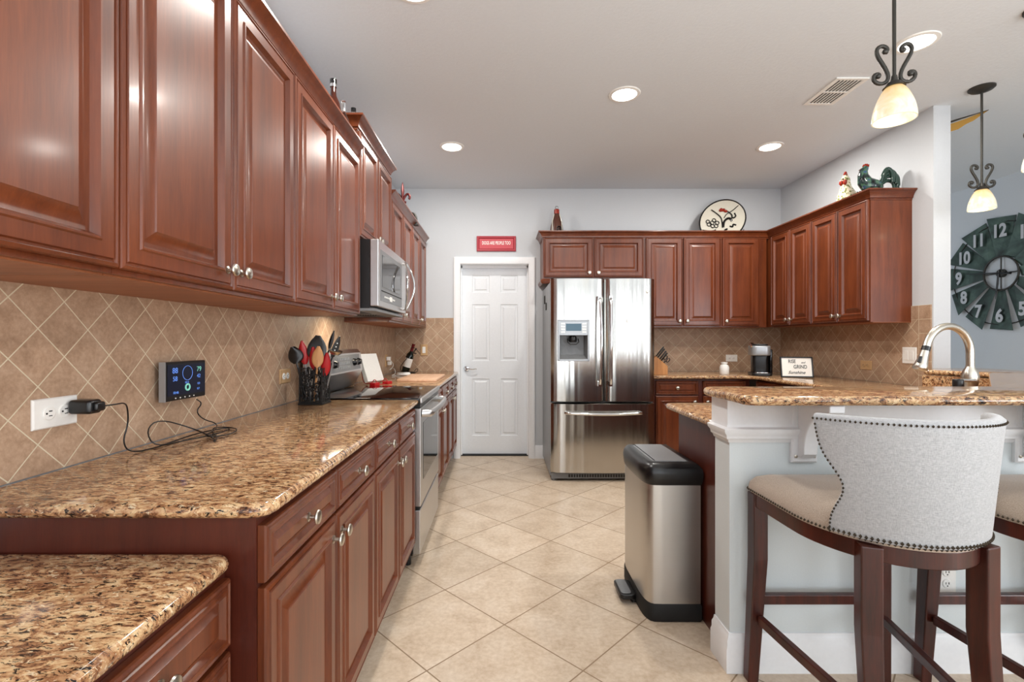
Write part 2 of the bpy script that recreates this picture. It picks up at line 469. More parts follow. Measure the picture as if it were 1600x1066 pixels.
for k, (x0, x1) in enumerate(WX): window('window_%d' % (k+1), x0, x1, .25, 2.35, 2)
b = MB(); b.box(XF+.03, XF+.09, -2.2, -.2, .6, .65); b.box(XF+.03, XF+.09, -2.2, -.2, 2.25, 2.3)
for y in (-2.2, -1.225, -.25): b.box(XF+.03, XF+.09, y, y+.05, .6, 2.3)
w3 = struct(b.build('window_5', 'trim'))
MB().box(XF+.057, XF+.063, -2.19, -.21, .61, 2.29).build('window_pane', 'glass', w3, smooth=0)

# backsplashes (tile sheets on the walls)
MB().box(XL, XL+.008, .955, 2.63, .914, 1.371).box(XL, XL+.008, 2.63, 3.39, .90, 1.42).box(XL, XL+.008, 3.39, YB-.008, .914, 1.371).build('backsplash', 'splash_left', wl, smooth=0)
MB().box(XL, -.4985, YB-.008, YB, .914, 1.428).box(1.35, XR, YB-.008, YB, .914, 1.372).build('backsplash', 'splash_back', wb, smooth=0)
MB().box(XL, -.4985, YB-.008, YB, 1.4285, 1.476).build('backsplash_border', 'splash_border_b', wb, smooth=0)
MB().box(XR-.008, XR, 3.38, YB-.008, .914, 1.386).build('backsplash', 'splash_left', wr, smooth=0)
MB().box(XR-.008, XR, 3.283, 3.38, .914, 1.484).box(XR-.008, XR, 3.38, 3.45, 1.386, 1.484).build('backsplash_border', 'splash_border_s', wr, smooth=0)

# baseboards
BBP = [(0, 0), (.016, 0), (.016, .085), (.012, .095), (.012, .115), (.006, .125), (.004, .137), (0, .137)]
struct(MB().profile_sweep([(.358, YB), (.47, YB)], BBP).build('baseboard_back', 'trim'))
struct(MB().profile_sweep([(3.06, 6.9), (XF, 6.9), (XF, YR)], BBP).build('baseboard_side', 'trim'))

# interior door in the back wall
dr = struct(empty('door_1', (0, YB, 0)))
b = MB()
CP = [(0, 0), (.068, 0), (.068, .014), (.058, .020), (.040, .018), (.020, .014), (.008, .010), (0, .006)]
def casing_run(b, x0, x1, zt):
    # mitred casing: three legs swept in the wall plane
    path = [(x0, 0), (x0, zt), (x1, zt), (x1, 0)]
    rs = []
    for i, (x, z) in enumerate(path):
        sx = -1 if x == x0 else 1
        ring = []
        for o, t in CP:
            ring.append((x+sx*o, -t, z+(o if 0 < i < 3 else 0)))
        rs.append(ring)
    b.rings(rs)
casing_run(b, -.430, .289, 2.048)
b.build('door_casing', 'trim', dr)
MB().box(-.441, -.430, 0, .14, 0, 2.055).box(.289, .30, 0, .14, 0, 2.055).box(-.43, .289, 0, .14, 2.044, 2.055)\
    .box(-.43, -.418, .105, .14, 0, 2.044).box(.277, .289, .105, .14, 0, 2.044).box(-.43, .289, .105, .14, 2.018, 2.044).build('door_jamb', 'trim', dr, smooth=0)
b = MB(); ys = .145
b.box(-.428, .287, ys+.012, ys+.043, .014, 2.03)
xs = [(-.428, -.314), (-.126, -.007), (.181, .287)]
for a_, c_ in xs: b.box(a_, c_, ys, ys+.013, .014, 2.03)
zs = [(.014, .209), (.826, 1.018), (1.631, 1.757), (1.947, 2.03)]
for a_, c_ in zs:
    b.box(-.314, -.126, ys, ys+.013, a_, c_); b.box(-.007, .181, ys, ys+.013, a_, c_)
for x0, x1 in ((-.314, -.126), (-.007, .181)):
    for z0, z1 in ((.209, .826), (1.018, 1.631), (1.757, 1.947)):
        b.panel(x1-x0, z1-z0, [(0, 0), (0, .008), (.010, -.003), (.020, -.003), (.038, .008), (.040, .008)], ys+.0085, (x0+x1)/2, (z0+z1)/2)
b.build('door_slab', 'door_white', dr, smooth=0)
MB().box(-.43, .289, .10, .20, 0, .010).build('door_threshold', 'blackmatt', dr, smooth=0)
b = MB(); b.lathe([(.031, 0), (.031, .006), (.026, .012), (.010, .014), (.010, .045)], (-.375, ys, .935), '-y', 20)
b.tube([(-.375, ys-.042, .935), (-.35, ys-.045, .937), (-.31, ys-.045, .930), (-.27, ys-.043, .936), (-.262, ys-.043, .930)], [.009, .008, .007, .006, .004], 8)
b.build('lever_handle', 'chrome', dr)
MB().box(-.45, .31, .20, .215, 0, 2.05).build('door_backing', 'wall', dr, smooth=0)

# half wall that carries the raised bar
WOUT = [(.855, 1.80), (2.06, 1.80), (3.06, 2.80), (3.06, 3.27), (2.945, 3.27), (2.945, 2.846), (2.014, 1.92), (.855, 1.92)]
wbar = struct(MB().prism(WOUT, 0, 1.017).build('wall_bar', 'wall_white', smooth=0))
TP = [(0, .855), (.006, .855), (.010, .866), (.018, .872), (.020, .884), (.030, .896), (.032, .908), (.018, .914), (.014, .925), (.014, 1.0165), (0, 1.0165)]
bp = [(.855, 1.92), (.855, 1.80), (2.06, 1.80), (3.06, 2.80), (3.06, 3.27)]
# travelling from the inner end round the outside: "right of travel" must be outside
def sweep_out(b, path, prof): b.profile_sweep(path, prof); return b
struct(sweep_out(MB(), bp, TP).build('trim_1', 'trim'))
struct(sweep_out(MB(), bp, [(o*1.2, z*1.04) for o, z in BBP]).build('baseboard_bar', 'trim'))

# ------------------------------------------------------------------ cabinet parts
DOORP = [(0, 0), (0, .013), (.002, .017), (.008, .0195), (.0105, .0145), (.0145, .0145), (.017, .0195), (.046, .0195), (.049, .0235), (.053, .0235), (.057, .015), (.061, .008), (.068, .007), (.071, .007), (.094, .0165), (.097, .0195)]
DRAWP = [(0, 0), (0, .013), (.002, .017), (.006, .0195), (.009, .017), (.012, .017), (.014, .0195), (.020, .0195), (.023, .0215), (.026, .016), (.030, .011), (.034, .0105), (.044, .017), (.046, .0195)]
knob_me = MB().lathe([(.011, 0), (.011, .0025), (.005, .005), (.0045, .016), (.010, .019), (.0165, .021), (.0175, .0235), (.016, .027), (.010, .0295), (.0, .0302)], axis='-y', seg=20).build('knob', 'nickel')
KNOB = knob_me.data; bpy.data.objects.remove(knob_me)
def knob(parent, loc):
    o = bpy.data.objects.new('knob', KNOB); COL.objects.link(o); o.parent = parent; o.location = loc; return o
def front(name, x0, x1, z0, z1, parent, prof, kn=None, mat='cherry'):
    cx = (x0+x1)/2; cz = (z0+z1)/2; g = .0025
    b = MB(); b.panel(x1-x0-2*g, z1-z0-2*g, prof)
    o = b.build(name, mat, parent, smooth=25); o.location = (cx, -.001, cz)
    if kn: knob(o, (kn[0]-cx, -.0195, kn[1]-cz))
    return o
FACE = {'x+': PI/2, 'y-': 0, 'x-': -PI/2}
def cabinet(name, face, origin, W, D, z0, z1, fronts, label, toe=0, group=None, ends=True, endmat=None):
    """local X along the front, Y into the cabinet; origin = left end of the face seen from the room"""
    t = empty(name, (origin[0], origin[1], 0), FACE[face], label, 'cabinet', group)
    b = MB()
    b.box(.0005, W-.0005, 0, D, z0+(toe if toe else 0), z1)
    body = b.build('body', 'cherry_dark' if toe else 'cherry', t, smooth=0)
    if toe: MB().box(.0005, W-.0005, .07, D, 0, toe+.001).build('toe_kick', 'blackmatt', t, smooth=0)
    else: MB().box(.002, W-.002, .018, D-.002, z0-.004, z0+.001).build('underside_panel', 'underside', t, smooth=0)
    for f in fronts:
        k, a0, a1, b0, b1 = f[:5]; kn = f[5] if len(f) > 5 else None
        front(k, a0, a1, b0, b1, t, DOORP if k == 'door' else DRAWP, kn)
    return t
# left uppers: room faces +x; local x runs towards +y
def uppers(y0, W, z0, z1, label, n=2, dz=(1.379, 2.238), x=-.79):
    w_ = W/n; fr = []
    for i in range(n):
        kx = (i+1)*w_-.035 if i % 2 == 0 else i*w_+.035
        fr.append(('door', i*w_, (i+1)*w_, dz[0], dz[1], (kx, dz[0]+.055)))
    return cabinet('wall_cabinet', 'x+', (x, y0), W, x-XL-.001, z0, z1, fr, label)
uppers(.122, .853, 1.371, 2.26, 'cherry wall cabinet nearest the camera, cut by the left edge of the photo')
uppers(.975, .825, 1.371, 2.26, 'cherry two-door wall cabinet above the weather display on the left wall')
uppers(1.80, .83, 1.371, 2.26, 'cherry two-door wall cabinet on the left, touching the near side of the microwave')
uppers(2.63, .76, 1.80, 2.42, 'short raised cherry wall cabinet directly above the microwave', dz=(1.808, 2.387))
uppers(3.39, .77, 1.371, 2.26, 'narrow cherry wall cabinet just beyond the microwave')
uppers(4.16, .77, 1.371, 2.26, 'cherry wall cabinet on the left wall next to the back wall and white door')
MB().box(XL+.001, -.79, 4.93, YB, 1.371, 2.26).build('x', 'cherry', smooth=0).name = 'filler_strip'
tag(bpy.data.objects['filler_strip'], 'narrow cherry filler between the last left wall cabinet and the back wall', 'filler')

CR = [(-.005, 0), (.004, 0), (.004, .010), (.012, .014), (.014, .026), (.024, .044), (.038, .058), (.046, .062), (.046, .072), (-.005, .072)]
def crown(path, z, label, name='crown_moulding'):
    o = MB().profile_sweep(path, [(p, z+h) for p, h in CR]).build(name, 'cherry_dark' if False else 'cherry', smooth=30)
    return tag(o, label, 'crown moulding')
# direction of travel so that the room lies to the right
crown([(-.79, 2.6285), (-.79, .122)][::-1][::1] if False else [(-.79, .10), (-.79, 2.628)], 2.232, 'long cherry crown moulding over the near left wall cabinets')
crown([(XL+.002, 2.632), (-.79, 2.632), (-.79, 3.388), (XL+.002, 3.388)], 2.392, 'raised cherry crown moulding over the microwave cabinet')
crown([(-.79, 3.392), (-.79, 4.98)], 2.232, 'cherry crown moulding over the far left wall cabinets')

# back wall uppers (face -y)
YU = 4.75
t = cabinet('wall_cabinet', 'y-', (.412, YU), .998, YB-YU-.001, 1.845, 2.27,
            [('door', .008, .497, 1.862, 2.254, (.455, 1.905)), ('door', .503, .990, 1.862, 2.254, (.545, 1.905))],
            'short wide cherry wall cabinet above the stainless refrigerator')
MB().profile_sweep([(-.0, YB-YU-.002), (0, 0), (.995, 0)][::1], [(.0, 1.80), (.012, 1.80), (.02, 1.812), (.024, 1.83), (.012, 1.845), (0, 1.845)]).build('light_rail', 'cherry', t)
cabinet('wall_cabinet', 'y-', (1.412, YU), .760, YB-YU-.001, 1.371, 2.27,
        [('door', .014, .378, 1.379, 2.254, (.345, 1.43)), ('door', .386, .752, 1.379, 2.254, (.42, 1.43))],
        'cherry two-door wall cabinet right of the refrigerator, above the knife block')
cabinet('wall_cabinet', 'y-', (2.174, YU), .448, YB-YU-.001, 1.371, 2.27,
        [('door', .008, .372, 1.379, 2.254, (.042, 1.43))],
        'single-door cherry wall cabinet in the back right corner above the coffee maker')
# right wall uppers (face -x): local x runs towards -y
XU = 2.645
cabinet('wall_cabinet', 'x-', (XU, 4.70), .625, XR-XU-.001, 1.371, 2.27,
        [('door', .018, .318, 1.379, 2.254, (.288, 1.43)), ('door', .322, .622, 1.379, 2.254, (.352, 1.43))],
        'cherry two-door wall cabinet on the right wall touching the back corner')
t = cabinet('wall_cabinet', 'x-', (XU, 4.0745), .634, XR-XU-.001, 1.371, 2.27,
        [('door', .004, .314, 1.379, 2.254, (.282, 1.43)), ('door', .318, .628, 1.379, 2.254, (.350, 1.43))],
        'cherry wall cabinet under the rooster figurine, with its plain end panel showing')
tag(MB().box(XU, XR-.001, 4.7005, YB, 1.371, 2.27).build('filler_strip', 'cherry', smooth=0), 'cherry corner filler joining the back and right wall cabinets', 'filler')
crown([(.412, YB-.002), (.412, YU), (XU, YU), (XU, 3.4405), (XR-.002, 3.4405)], 2.245, 'cherry crown moulding over the refrigerator and right wall cabinets')

# base cabinets
def bases(face, origin, W, D, label, kn='pair', x0z=(.748, .868), doorz=(.128, .742)):
    w_ = W/2; fr = []
    for i in range(2):
        fr.append(('drawer', i*w_+.002, (i+1)*w_-.002, x0z[0], x0z[1], ((i+.5)*w_, sum(x0z)/2)))
        kx = (i+1)*w_-.035 if i == 0 else i*w_+.035
        fr.append(('door', i*w_+.002, (i+1)*w_-.002, doorz[0], doorz[1], (kx, doorz[1]-.06)))
    return cabinet('base_cabinet', face, origin, W, D, 0, .884, fr, label, toe=.11)
XB = -.487
bases('x+', (XB, .955), .832, XB-XL-.001, 'cherry base cabinet nearest the camera, with its plain end panel beside the low desk counter')
bases('x+', (XB, 1.787), .833, XB-XL-.001, 'cherry base cabinet on the left, touching the near side of the stove')
bases('x+', (XB, 3.392), .83, XB-XL-.001, 'narrow-looking cherry base cabinet just beyond the stove')
bases('x+', (XB, 4.222), .83, XB-XL-.001, 'cherry base cabinet on the left beside the white door')
cabinet('base_cabinet', 'y-', (1.38, 4.47), .93, YB-4.47-.001, 0, .884,
        [('drawer', .05, .45, .735, .868, (.25, .80)), ('door', .05, .45, .128, .728, (.41, .67)), ('drawer', .49, .89, .735, .868, (.69, .80)), ('door', .49, .89, .128, .728, (.53, .67))],
        'cherry base cabinet right of the refrigerator under the knife block', toe=.11)
bases('x-', (2.36, 4.42), .66, XR-2.36-.001, 'cherry base cabinet under the framed sign on the right wall')
bases('x-', (2.36, 3.755), .66, XR-2.36-.001, 'cherry base cabinet on the right wall behind the raised bar, below the switch')
# peninsula base with a finished end panel towards the walkway
t = empty('base_cabinet', (.903, 1.921, 0), 0, 'cherry peninsula cabinet end behind the step trash can', 'cabinet')
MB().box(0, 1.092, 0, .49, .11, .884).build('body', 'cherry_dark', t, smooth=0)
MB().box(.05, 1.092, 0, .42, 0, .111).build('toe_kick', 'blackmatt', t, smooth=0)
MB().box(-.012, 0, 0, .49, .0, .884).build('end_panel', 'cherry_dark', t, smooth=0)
t = empty('base_cabinet', (1.996, 1.925, 0), 0, 'angled cherry sink cabinet in the corner under the faucet, behind the bar', 'cabinet')
MB().prism([(0, .01), (.025, .01), (.914, .895), (.914, 1.168), (.366, 1.168), (0, .72)], .11, .884).build('body', 'cherry_dark', t, smooth=0)
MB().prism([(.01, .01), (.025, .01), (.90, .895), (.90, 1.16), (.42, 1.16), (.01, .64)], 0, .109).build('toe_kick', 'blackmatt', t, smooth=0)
# desk
t = cabinet('desk_cabinet', 'x+', (-.548, .04), .913, -.548-XL-.001, 0, .786,
            [('drawer', .462, .905, .635, .772, (.70, .70)), ('drawer', .015, .455, .635, .772, (.235, .70)), ('drawer', .462, .905, .38, .628, (.70, .505)), ('door', .015, .455, .128, .628, (.42, .58)), ('drawer', .462, .905, .128, .372, (.70, .25))],
            'cherry desk cabinet with drawers in the lower left corner of the photo', toe=.10)

# countertops
def top(poly, rads, z0, z1, label, name='countertop'):
    p = fillet(poly, [q if q >= .018 else 0 for q in rads]) if rads else poly
    return tag(MB().slab(p, z0, z1, .016).build(name, 'granite', smooth=50), label, 'countertop')
XE = -.452
top([(XL+.009, .935), (XE, .935), (XE, 2.622), (XL+.009, 2.622)], [0, .045, .004, 0], .8845, .914, 'speckled brown granite countertop on the left between the desk and the stove')
top([(XL+.009, 3.392), (XE, 3.392), (XE, YB-.009), (XL+.009, YB-.009)], [0, .004, .004, 0], .8845, .914, 'granite countertop beyond the stove holding the cutting board')
top([(XL+.001, -.02), (-.525, -.02), (-.525, .953), (XL+.001, .953)], [0, .01, .035, 0], .7865, .816, 'lower granite desk top in the bottom left corner')
top([(1.375, 4.41), (2.30, 4.41), (2.30, 3.15), (1.75, 2.50), (.845, 2.50), (.845, 1.922), (1.985, 1.922), (2.84, 2.777), (2.86, 3.2725), (XR-.009, 3.2725), (XR-.009, YB-.009), (1.375, YB-.009)],
    [.01, .10, .12, .12, .04, .002, .002, .002, .002, .002, 0, 0], .8845, .914, 'granite countertop along the back right corner and down to the sink')
SL = [(.808, 1.59), (2.15, 1.59), (3.27, 2.70), (3.27, 3.27), (2.90, 3.27), (2.715, 3.09), (2.84, 2.80), (1.99, 1.96), (.808, 1.96)]
top(SL, [.05, .25, .2, .01, .01, .02, .04, .03, .05], 1.0175, 1.05, 'raised granite bar top in front of the faucet', 'bar_countertop')
rp = MB()
def strip(a, c, th, z0, z1):
    a = Vector(a); c = Vector(c); d = (c-a).normalized(); n = Vector((-d.y, d.x))*th
    rp.prism([tuple(a), tuple(c), tuple(c+n), tuple(a+n)], z0, z1)
strip((2.80, 2.74), (2.012, 1.95), .02, .9145, 1.017) if False else None
rp.prism([(2.035, 1.965), (2.82, 2.752), (2.806, 2.80), (2.69, 3.07), (2.71, 3.08), (2.828, 2.80), (2.846, 2.752), (2.05, 1.95)], .9145, 1.017)
rp.prism([(.86, 1.921), (2.014, 1.921), (2.03, 1.945), (.86, 1.945)], .9145, 1.017)
tag(rp.build('granite_riser', 'granite', smooth=0), 'low granite riser under the raised bar, seen behind the faucet', 'backsplash')

# corbels
def corbel(x, label):
    t = empty('corbel', (x, 1.80, 0), 0, label, 'bracket', 'white corbels under the bar top')
    b = MB(); b.panel(.096, .232, [(0, 0), (0, .012), (.006, .017), (.012, .017)], 0, 0, .898); b.build('back_plate', 'trim', t, smooth=0)
    prof = [(.017, 1.016), (.19, 1.016), (.19, .992), (.178, .985)]
    for k in range(13):
        u = k/12; a = PI/2*u
        prof.append((.178-.128*math.sin(a)*1.0, .985-.165*(1-math.cos(a))))
    prof += [(.045, .815), (.035, .805), (.017, .805)]
    b = MB(); b.rings([[(-.026, -y, z) for y, z in prof], [(.026, -y, z) for y, z in prof]])
    b.build('scroll_arm', 'trim', t, smooth=30, bevel=.003)
    b = MB()
    for sx in (-.034, .034):
        for z in (.806,): b.lathe([(.006, 0), (.006, .003), (.003, .005), (0, .005)], (sx, -.017, z), '-y', 10)
    b.build('screw', 'nickel', t)
    return t
corbel(1.127, 'white wooden corbel under the bar, visible left of the near stool back')
corbel(1.96, 'white wooden corbel under the bar at the right edge of the photo')

# ------------------------------------------------------------------ refrigerator
def fridge():
    x0, x1, yf, yb = .436, 1.352, 4.20, YB-.03
    t = empty('refrigerator', ((x0+x1)/2, yf, 0), 0, 'stainless french-door refrigerator with water dispenser and bottom freezer', 'refrigerator')
    W = x1-x0; h = W/2
    MB().box(-h, h, .095, yb-yf, .035, 1.755).build('body', 'steel_side', t, smooth=0)
    def bowed(a, c, z0, z1, bulge=.038):
        n = 20; front_ = []
        for k in range(n+1):
            u = k/n; x = a+(c-a)*u
            # rounded outer shoulders plus a soft bow
            e = min(u, 1-u)*(c-a); sh = .030*(1-min(1, e/.035))**2
            y = -bulge*(1-((2*u-1)**2))*.55+sh+.012
            front_.append((x, y))
        return front_+[(c, .085), (a, .085)]
    def door_mesh(a, c, z0, z1, hole=None):
        b = MB()
        if not hole:
            p = bowed(a, c, z0, z1)
            b.rings([[(x, y+.01, z0) for x, y in p], [(x, y, z0+.006) for x, y in p], [(x, y, z1-.006) for x, y in p], [(x, y+.01, z1) for x, y in p]])
            return b
        hx0, hx1, hz0, hz1 = hole
        import bisect
        p = bowed(a, c, z0, z1)[:-2]
        def yat(x):
            for i in range(len(p)-1):
                if p[i][0] <= x <= p[i+1][0]:
                    u = (x-p[i][0])/(p[i+1][0]-p[i][0]); return p[i][1]*(1-u)+p[i+1][1]*u
            return p[0][1]
        xs = sorted(set([q[0] for q in p]+[hx0, hx1])); zs = [z0, z0+.006, hz0, hz1, z1-.006, z1]
        vs = []; 
        for z in zs:
            for x in xs: vs.append((x, yat(x)+(.01 if z in (z0, z1) else 0), z))
        nx = len(xs); fs = []
        for j in range(len(zs)-1):
            for i in range(nx-1):
                if zs[j] >= hz0-1e-6 and zs[j+1] <= hz1+1e-6 and xs[i] >= hx0-1e-6 and xs[i+1] <= hx1+1e-6: continue
                fs.append((j*nx+i, j*nx+i+1, (j+1)*nx+i+1, (j+1)*nx+i))
        b.add(vs, fs)
        b.add([(a, yat(a), z0), (a, yat(a), z1), (a, .085, z1), (a, .085, z0)], [(0, 1, 2, 3)])
        b.add([(c, yat(c), z0), (c, yat(c), z1), (c, .085, z1), (c, .085, z0)], [(0, 1, 2, 3)])
        b.add([(a, .02, z1), (c, .02, z1), (c, .085, z1), (a, .085, z1)], [(0, 1, 2, 3)])
        b.add([(a, .02, z0), (c, .02, z0), (c, .085, z0), (a, .085, z0)], [(0, 1, 2, 3)])
        return b
    split = .012
    lx = (-h+.002, split-.004); rx = (split+.004, h-.002)
    hole = (-.395, -.13, 1.063, 1.415)
    ld = door_mesh(lx[0], lx[1], .70, 1.785, hole).build('door', 'steel', t, smooth=35)
    rd = door_mesh(rx[0], rx[1], .70, 1.785).build('door', 'steel', t, smooth=35)
    fd = door_mesh(-h+.002, h-.002, .075, .688).build('freezer_drawer', 'steel', t, smooth=35)
    # dispenser
    fx0, fx1, fz0, fz1 = hole
    b = MB(); yy = -.020
    for (a, c, z0, z1) in ((fx0-.005, fx0+.012, fz0-.005, fz1+.005), (fx1-.012, fx1+.005, fz0-.005, fz1+.005), (fx0, fx1, fz0-.005, fz0+.012), (fx0, fx1, fz1-.008, fz1+.005)):
        b.box(a, c, yy, .03, z0, z1)
    b.build('dispenser_frame', 'silverplastic', ld, bevel=.003)
    MB().box(fx0+.011, fx1-.011, yy+.004, .02, 1.285, fz1-.007).build('control_panel', 'silverplastic', ld, smooth=0)
    b = MB(); b.box(fx0+.065, fx1-.065, yy+.002, yy+.005, 1.322, 1.385); b.build('display_screen', 'dispscreen', ld, smooth=0)
    b = MB()
    for k in range(4):
        for xx in (fx0+.022, fx1-.058): b.box(xx, xx+.036, yy+.002, yy+.005, 1.305+k*.024, 1.319+k*.024)
    b.build('control_button', 'white', ld, smooth=0)
    b = MB(); b.cur = 0
    b.add([(fx0+.012, .0, fz0+.012), (fx1-.012, .0, fz0+.012), (fx1-.03, .075, fz0+.05), (fx0+.03, .075, fz0+.05)], [(0, 1, 2, 3)])
    b.add([(fx0+.03, .075, fz0+.05), (fx1-.03, .075, fz0+.05), (fx1-.03, .078, 1.285), (fx0+.03, .078, 1.285)], [(0, 1, 2, 3)])
    b.add([(fx0+.012, .0, fz0+.012), (fx0+.03, .075, fz0+.05), (fx0+.03, .078, 1.285), (fx0+.012, .0, 1.285)], [(0, 1, 2, 3)])
    b.add([(fx1-.012, .0, fz0+.012), (fx1-.03, .075, fz0+.05), (fx1-.03, .078, 1.285), (fx1-.012, .0, 1.285)], [(0, 1, 2, 3)])
    b.box(fx0+.012, fx1-.012, .0, .078, 1.283, 1.287)
    b.build('dispenser_recess', 'greyplastic', ld, smooth=0)
    cx = (fx0+fx1)/2
    b = MB(); b.lathe([(.030, 0), (.036, .012), (.034, .045), (.020, .06)], (cx, .035, 1.225), 'z', 20)
    b.tube([(cx-.045, .03, 1.255), (cx-.05, .01, 1.225), (cx-.025, 0, 1.205), (cx+.025, 0, 1.205), (cx+.05, .01, 1.225), (cx+.045, .03, 1.255)], .005, 8)
    b.build('dispenser_spout', 'black', ld)
    # handles: bowed bars
    def vbar(x, par, side):
        b = MB(); pts = []
        for k in range(17):
            u = k/16; z = .865+(1.60-.865)*u; d = .035+.030*math.sin(PI*u)
            pts.append((x+side*.006*math.sin(PI*u), -d-.005, z))
        pts = [(x, .0, .855)]+pts+[(x, .0, 1.61)]
        b.tube(pts, .0125, 10)
        b.box(x-.014, x+.014, -.035, .02, 1.585, 1.625); b.box(x-.014, x+.014, -.035, .02, .84, .88)
        b.build('handle', 'steel_side' if False else 'chrome', par, smooth=60)
    vbar(-.036, ld, 1); vbar(.058, rd, -1)
    pts = [(-.33, 0, .605)]+[(-.325+.65*k/16, -.028-.034*math.sin(PI*k/16), .607-.006*math.sin(PI*k/16)) for k in range(17)]+[(.33, 0, .605)]
    MB().tube(pts, .013, 10).build('handle', 'chrome', fd, smooth=60)
    MB().lathe([(.014, 0), (.014, .003), (.011, .005), (0, .005)], (.385, -.001, 1.665), '-y', 20).build('badge', 'nickel', rd)
    b = MB(); b.box(-.015+.205, .215, -.014, -.010, 1.40, 1.43) if False else None
    MB().box(-h+.01, h-.01, .04, .10, .02, .072).build('base_grille', 'greyplastic', t, smooth=0)
    b = MB()
    for k in range(26): b.box(-.30+.6*k/26, -.30+.6*k/26+.015, .037, .041, .032, .058)
    b.build('grille_slot', 'black', t, smooth=0)
    for x in (-h+.03, h-.03): MB().lathe([(.022, 0), (.022, .02), (.012, .03), (.012, .045)], (x, .075, 0), 'z', 12).build('foot', 'greyplastic', t)
    b = MB()
    for x in (-h+.02, h-.07): b.box(x, x+.05, .03, .14, 1.755, 1.785)
    b.build('hinge_cover', 'greyplastic', t, smooth=0)
    mg = MB(); mg.box(.148, .17, -.0215, -.017, 1.395, 1.425)
    o = mg.build('magnet', 'white', smooth=0, bevel=.003); o.parent = None
    o.location = ((x0+x1)/2+.05, yf+.003, 0); tag(o, 'small white magnet on the right refrigerator door', 'magnet')
    # hooks on the fridge side
    k = MB(); k.box(-.010, -.0005, 4.75, 4.78, 1.60, 1.68).box(-.010, -.0005, 4.60, 4.63, 1.53, 1.60)
    o = k.build('side_clip', 'iron', smooth=0); o.location = (x0, 0, 0)
    tag(o, 'pair of dark magnetic clips on the left side of the refrigerator', 'clip')
fridge()

# ------------------------------------------------------------------ range
def stove():
    y0, y1 = 2.628, 3.386; xf = -.455
    t = empty('stove', (xf, y0, 0), PI/2, 'stainless and black glass-top electric stove in the left counter run', 'stove')
    W = y1-y0; D = xf-XL-.02
    MB().box(0, W, .03, D, .06, .895).build('body', 'black', t, smooth=0)
    MB().slab(rrect(0, W, -.012, D-.06, .012), .896, .921, .008).build('cooktop', 'glossblack', t)
    MB().box(.0, W, -.022, -.010, .893, .921).build('cooktop_trim', 'steel_h', t, smooth=0, bevel=.003)
    # oven door
    b = MB(); b.box(.004, W-.004, -.015, .03, .325, .865)
    od = b.build('oven_door', 'steel_h', t, smooth=0, bevel=.004)
    MB().box(.085, W-.085, -.0165, -.014, .455, .775).build('oven_window', 'glossblack', od, smooth=0)
    MB().box(.004, W-.004, -.012, .028, .868, .893).build('vent_strip', 'black', t, smooth=0)
    hb = MB(); pts = [(.035, -.015, .832), (.045, -.055, .832)]+[(.05+(W-.1)*k/10, -.062-.012*math.sin(PI*k/10), .832) for k in range(11)]+[(W-.045, -.055, .832), (W-.035, -.015, .832)]
    hb.tube(pts, .0135, 10, flat=1.5); hb.build('handle', 'steel_h', od, smooth=60)
    MB().box(.004, W-.004, -.012, .03, .065, .305).build('storage_drawer', 'steel_h', t, smooth=0, bevel=.004)
    for x in (.03, W-.03):
        for y in (.06, D-.1): MB().lathe([(.018, 0), (.018, .061)], (x, y, 0), 'z', 12).build('foot', 'black', t)
    # back guard, leaning
    b = MB()
    pr = [(D-.055, .921), (D-.120, 1.035), (D-.105, 1.155), (D-.085, 1.178), (D-.01, 1.178), (D-.01, .921)]
    b.rings([[(0.0, y, z) for y, z in pr], [(W, y, z) for y, z in pr]])
    bg = b.build('backguard', 'steel_h', t, smooth=20, bevel=.003)
    def onface(u, v):  # point on the sloping control face
        ya, za = D-.120, 1.035; yb, zb = D-.105, 1.155
        return (ya+(yb-ya)*v-.0015, za+(zb-za)*v)
    b = MB(); a = onface(0, .08); c = onface(0, .92)
    b.rings([[(.05, a[0], a[1]), (W-.05, a[0], a[1]), (W-.05, c[0], c[1]), (.05, c[0], c[1])], [(.05, a[0]+.01, a[1]), (W-.05, a[0]+.01, a[1]), (W-.05, c[0]+.01, c[1]), (.05, c[0]+.01, c[1])]])
    b.build('control_panel', 'greyplastic', bg, smooth=0)
    m = onface(0, .5)
    for x in (.10, .19, W-.19, W-.10):
        MB().lathe([(.024, 0), (.022, .014), (.018, .018), (.017, .026), (0, .027)], (x, m[0], m[1]), '-y', 16).build('knob', 'black', bg)
    b = MB()
    for i in range(7):
        for j in range(3): q = onface(0, .28+.22*j); b.box(.27+i*.031, .27+i*.031+.02, q[0]-.003, q[0], q[1]-.007, q[1]+.007)
    b.build('button', 'silverplastic', bg, smooth=0)
stove()

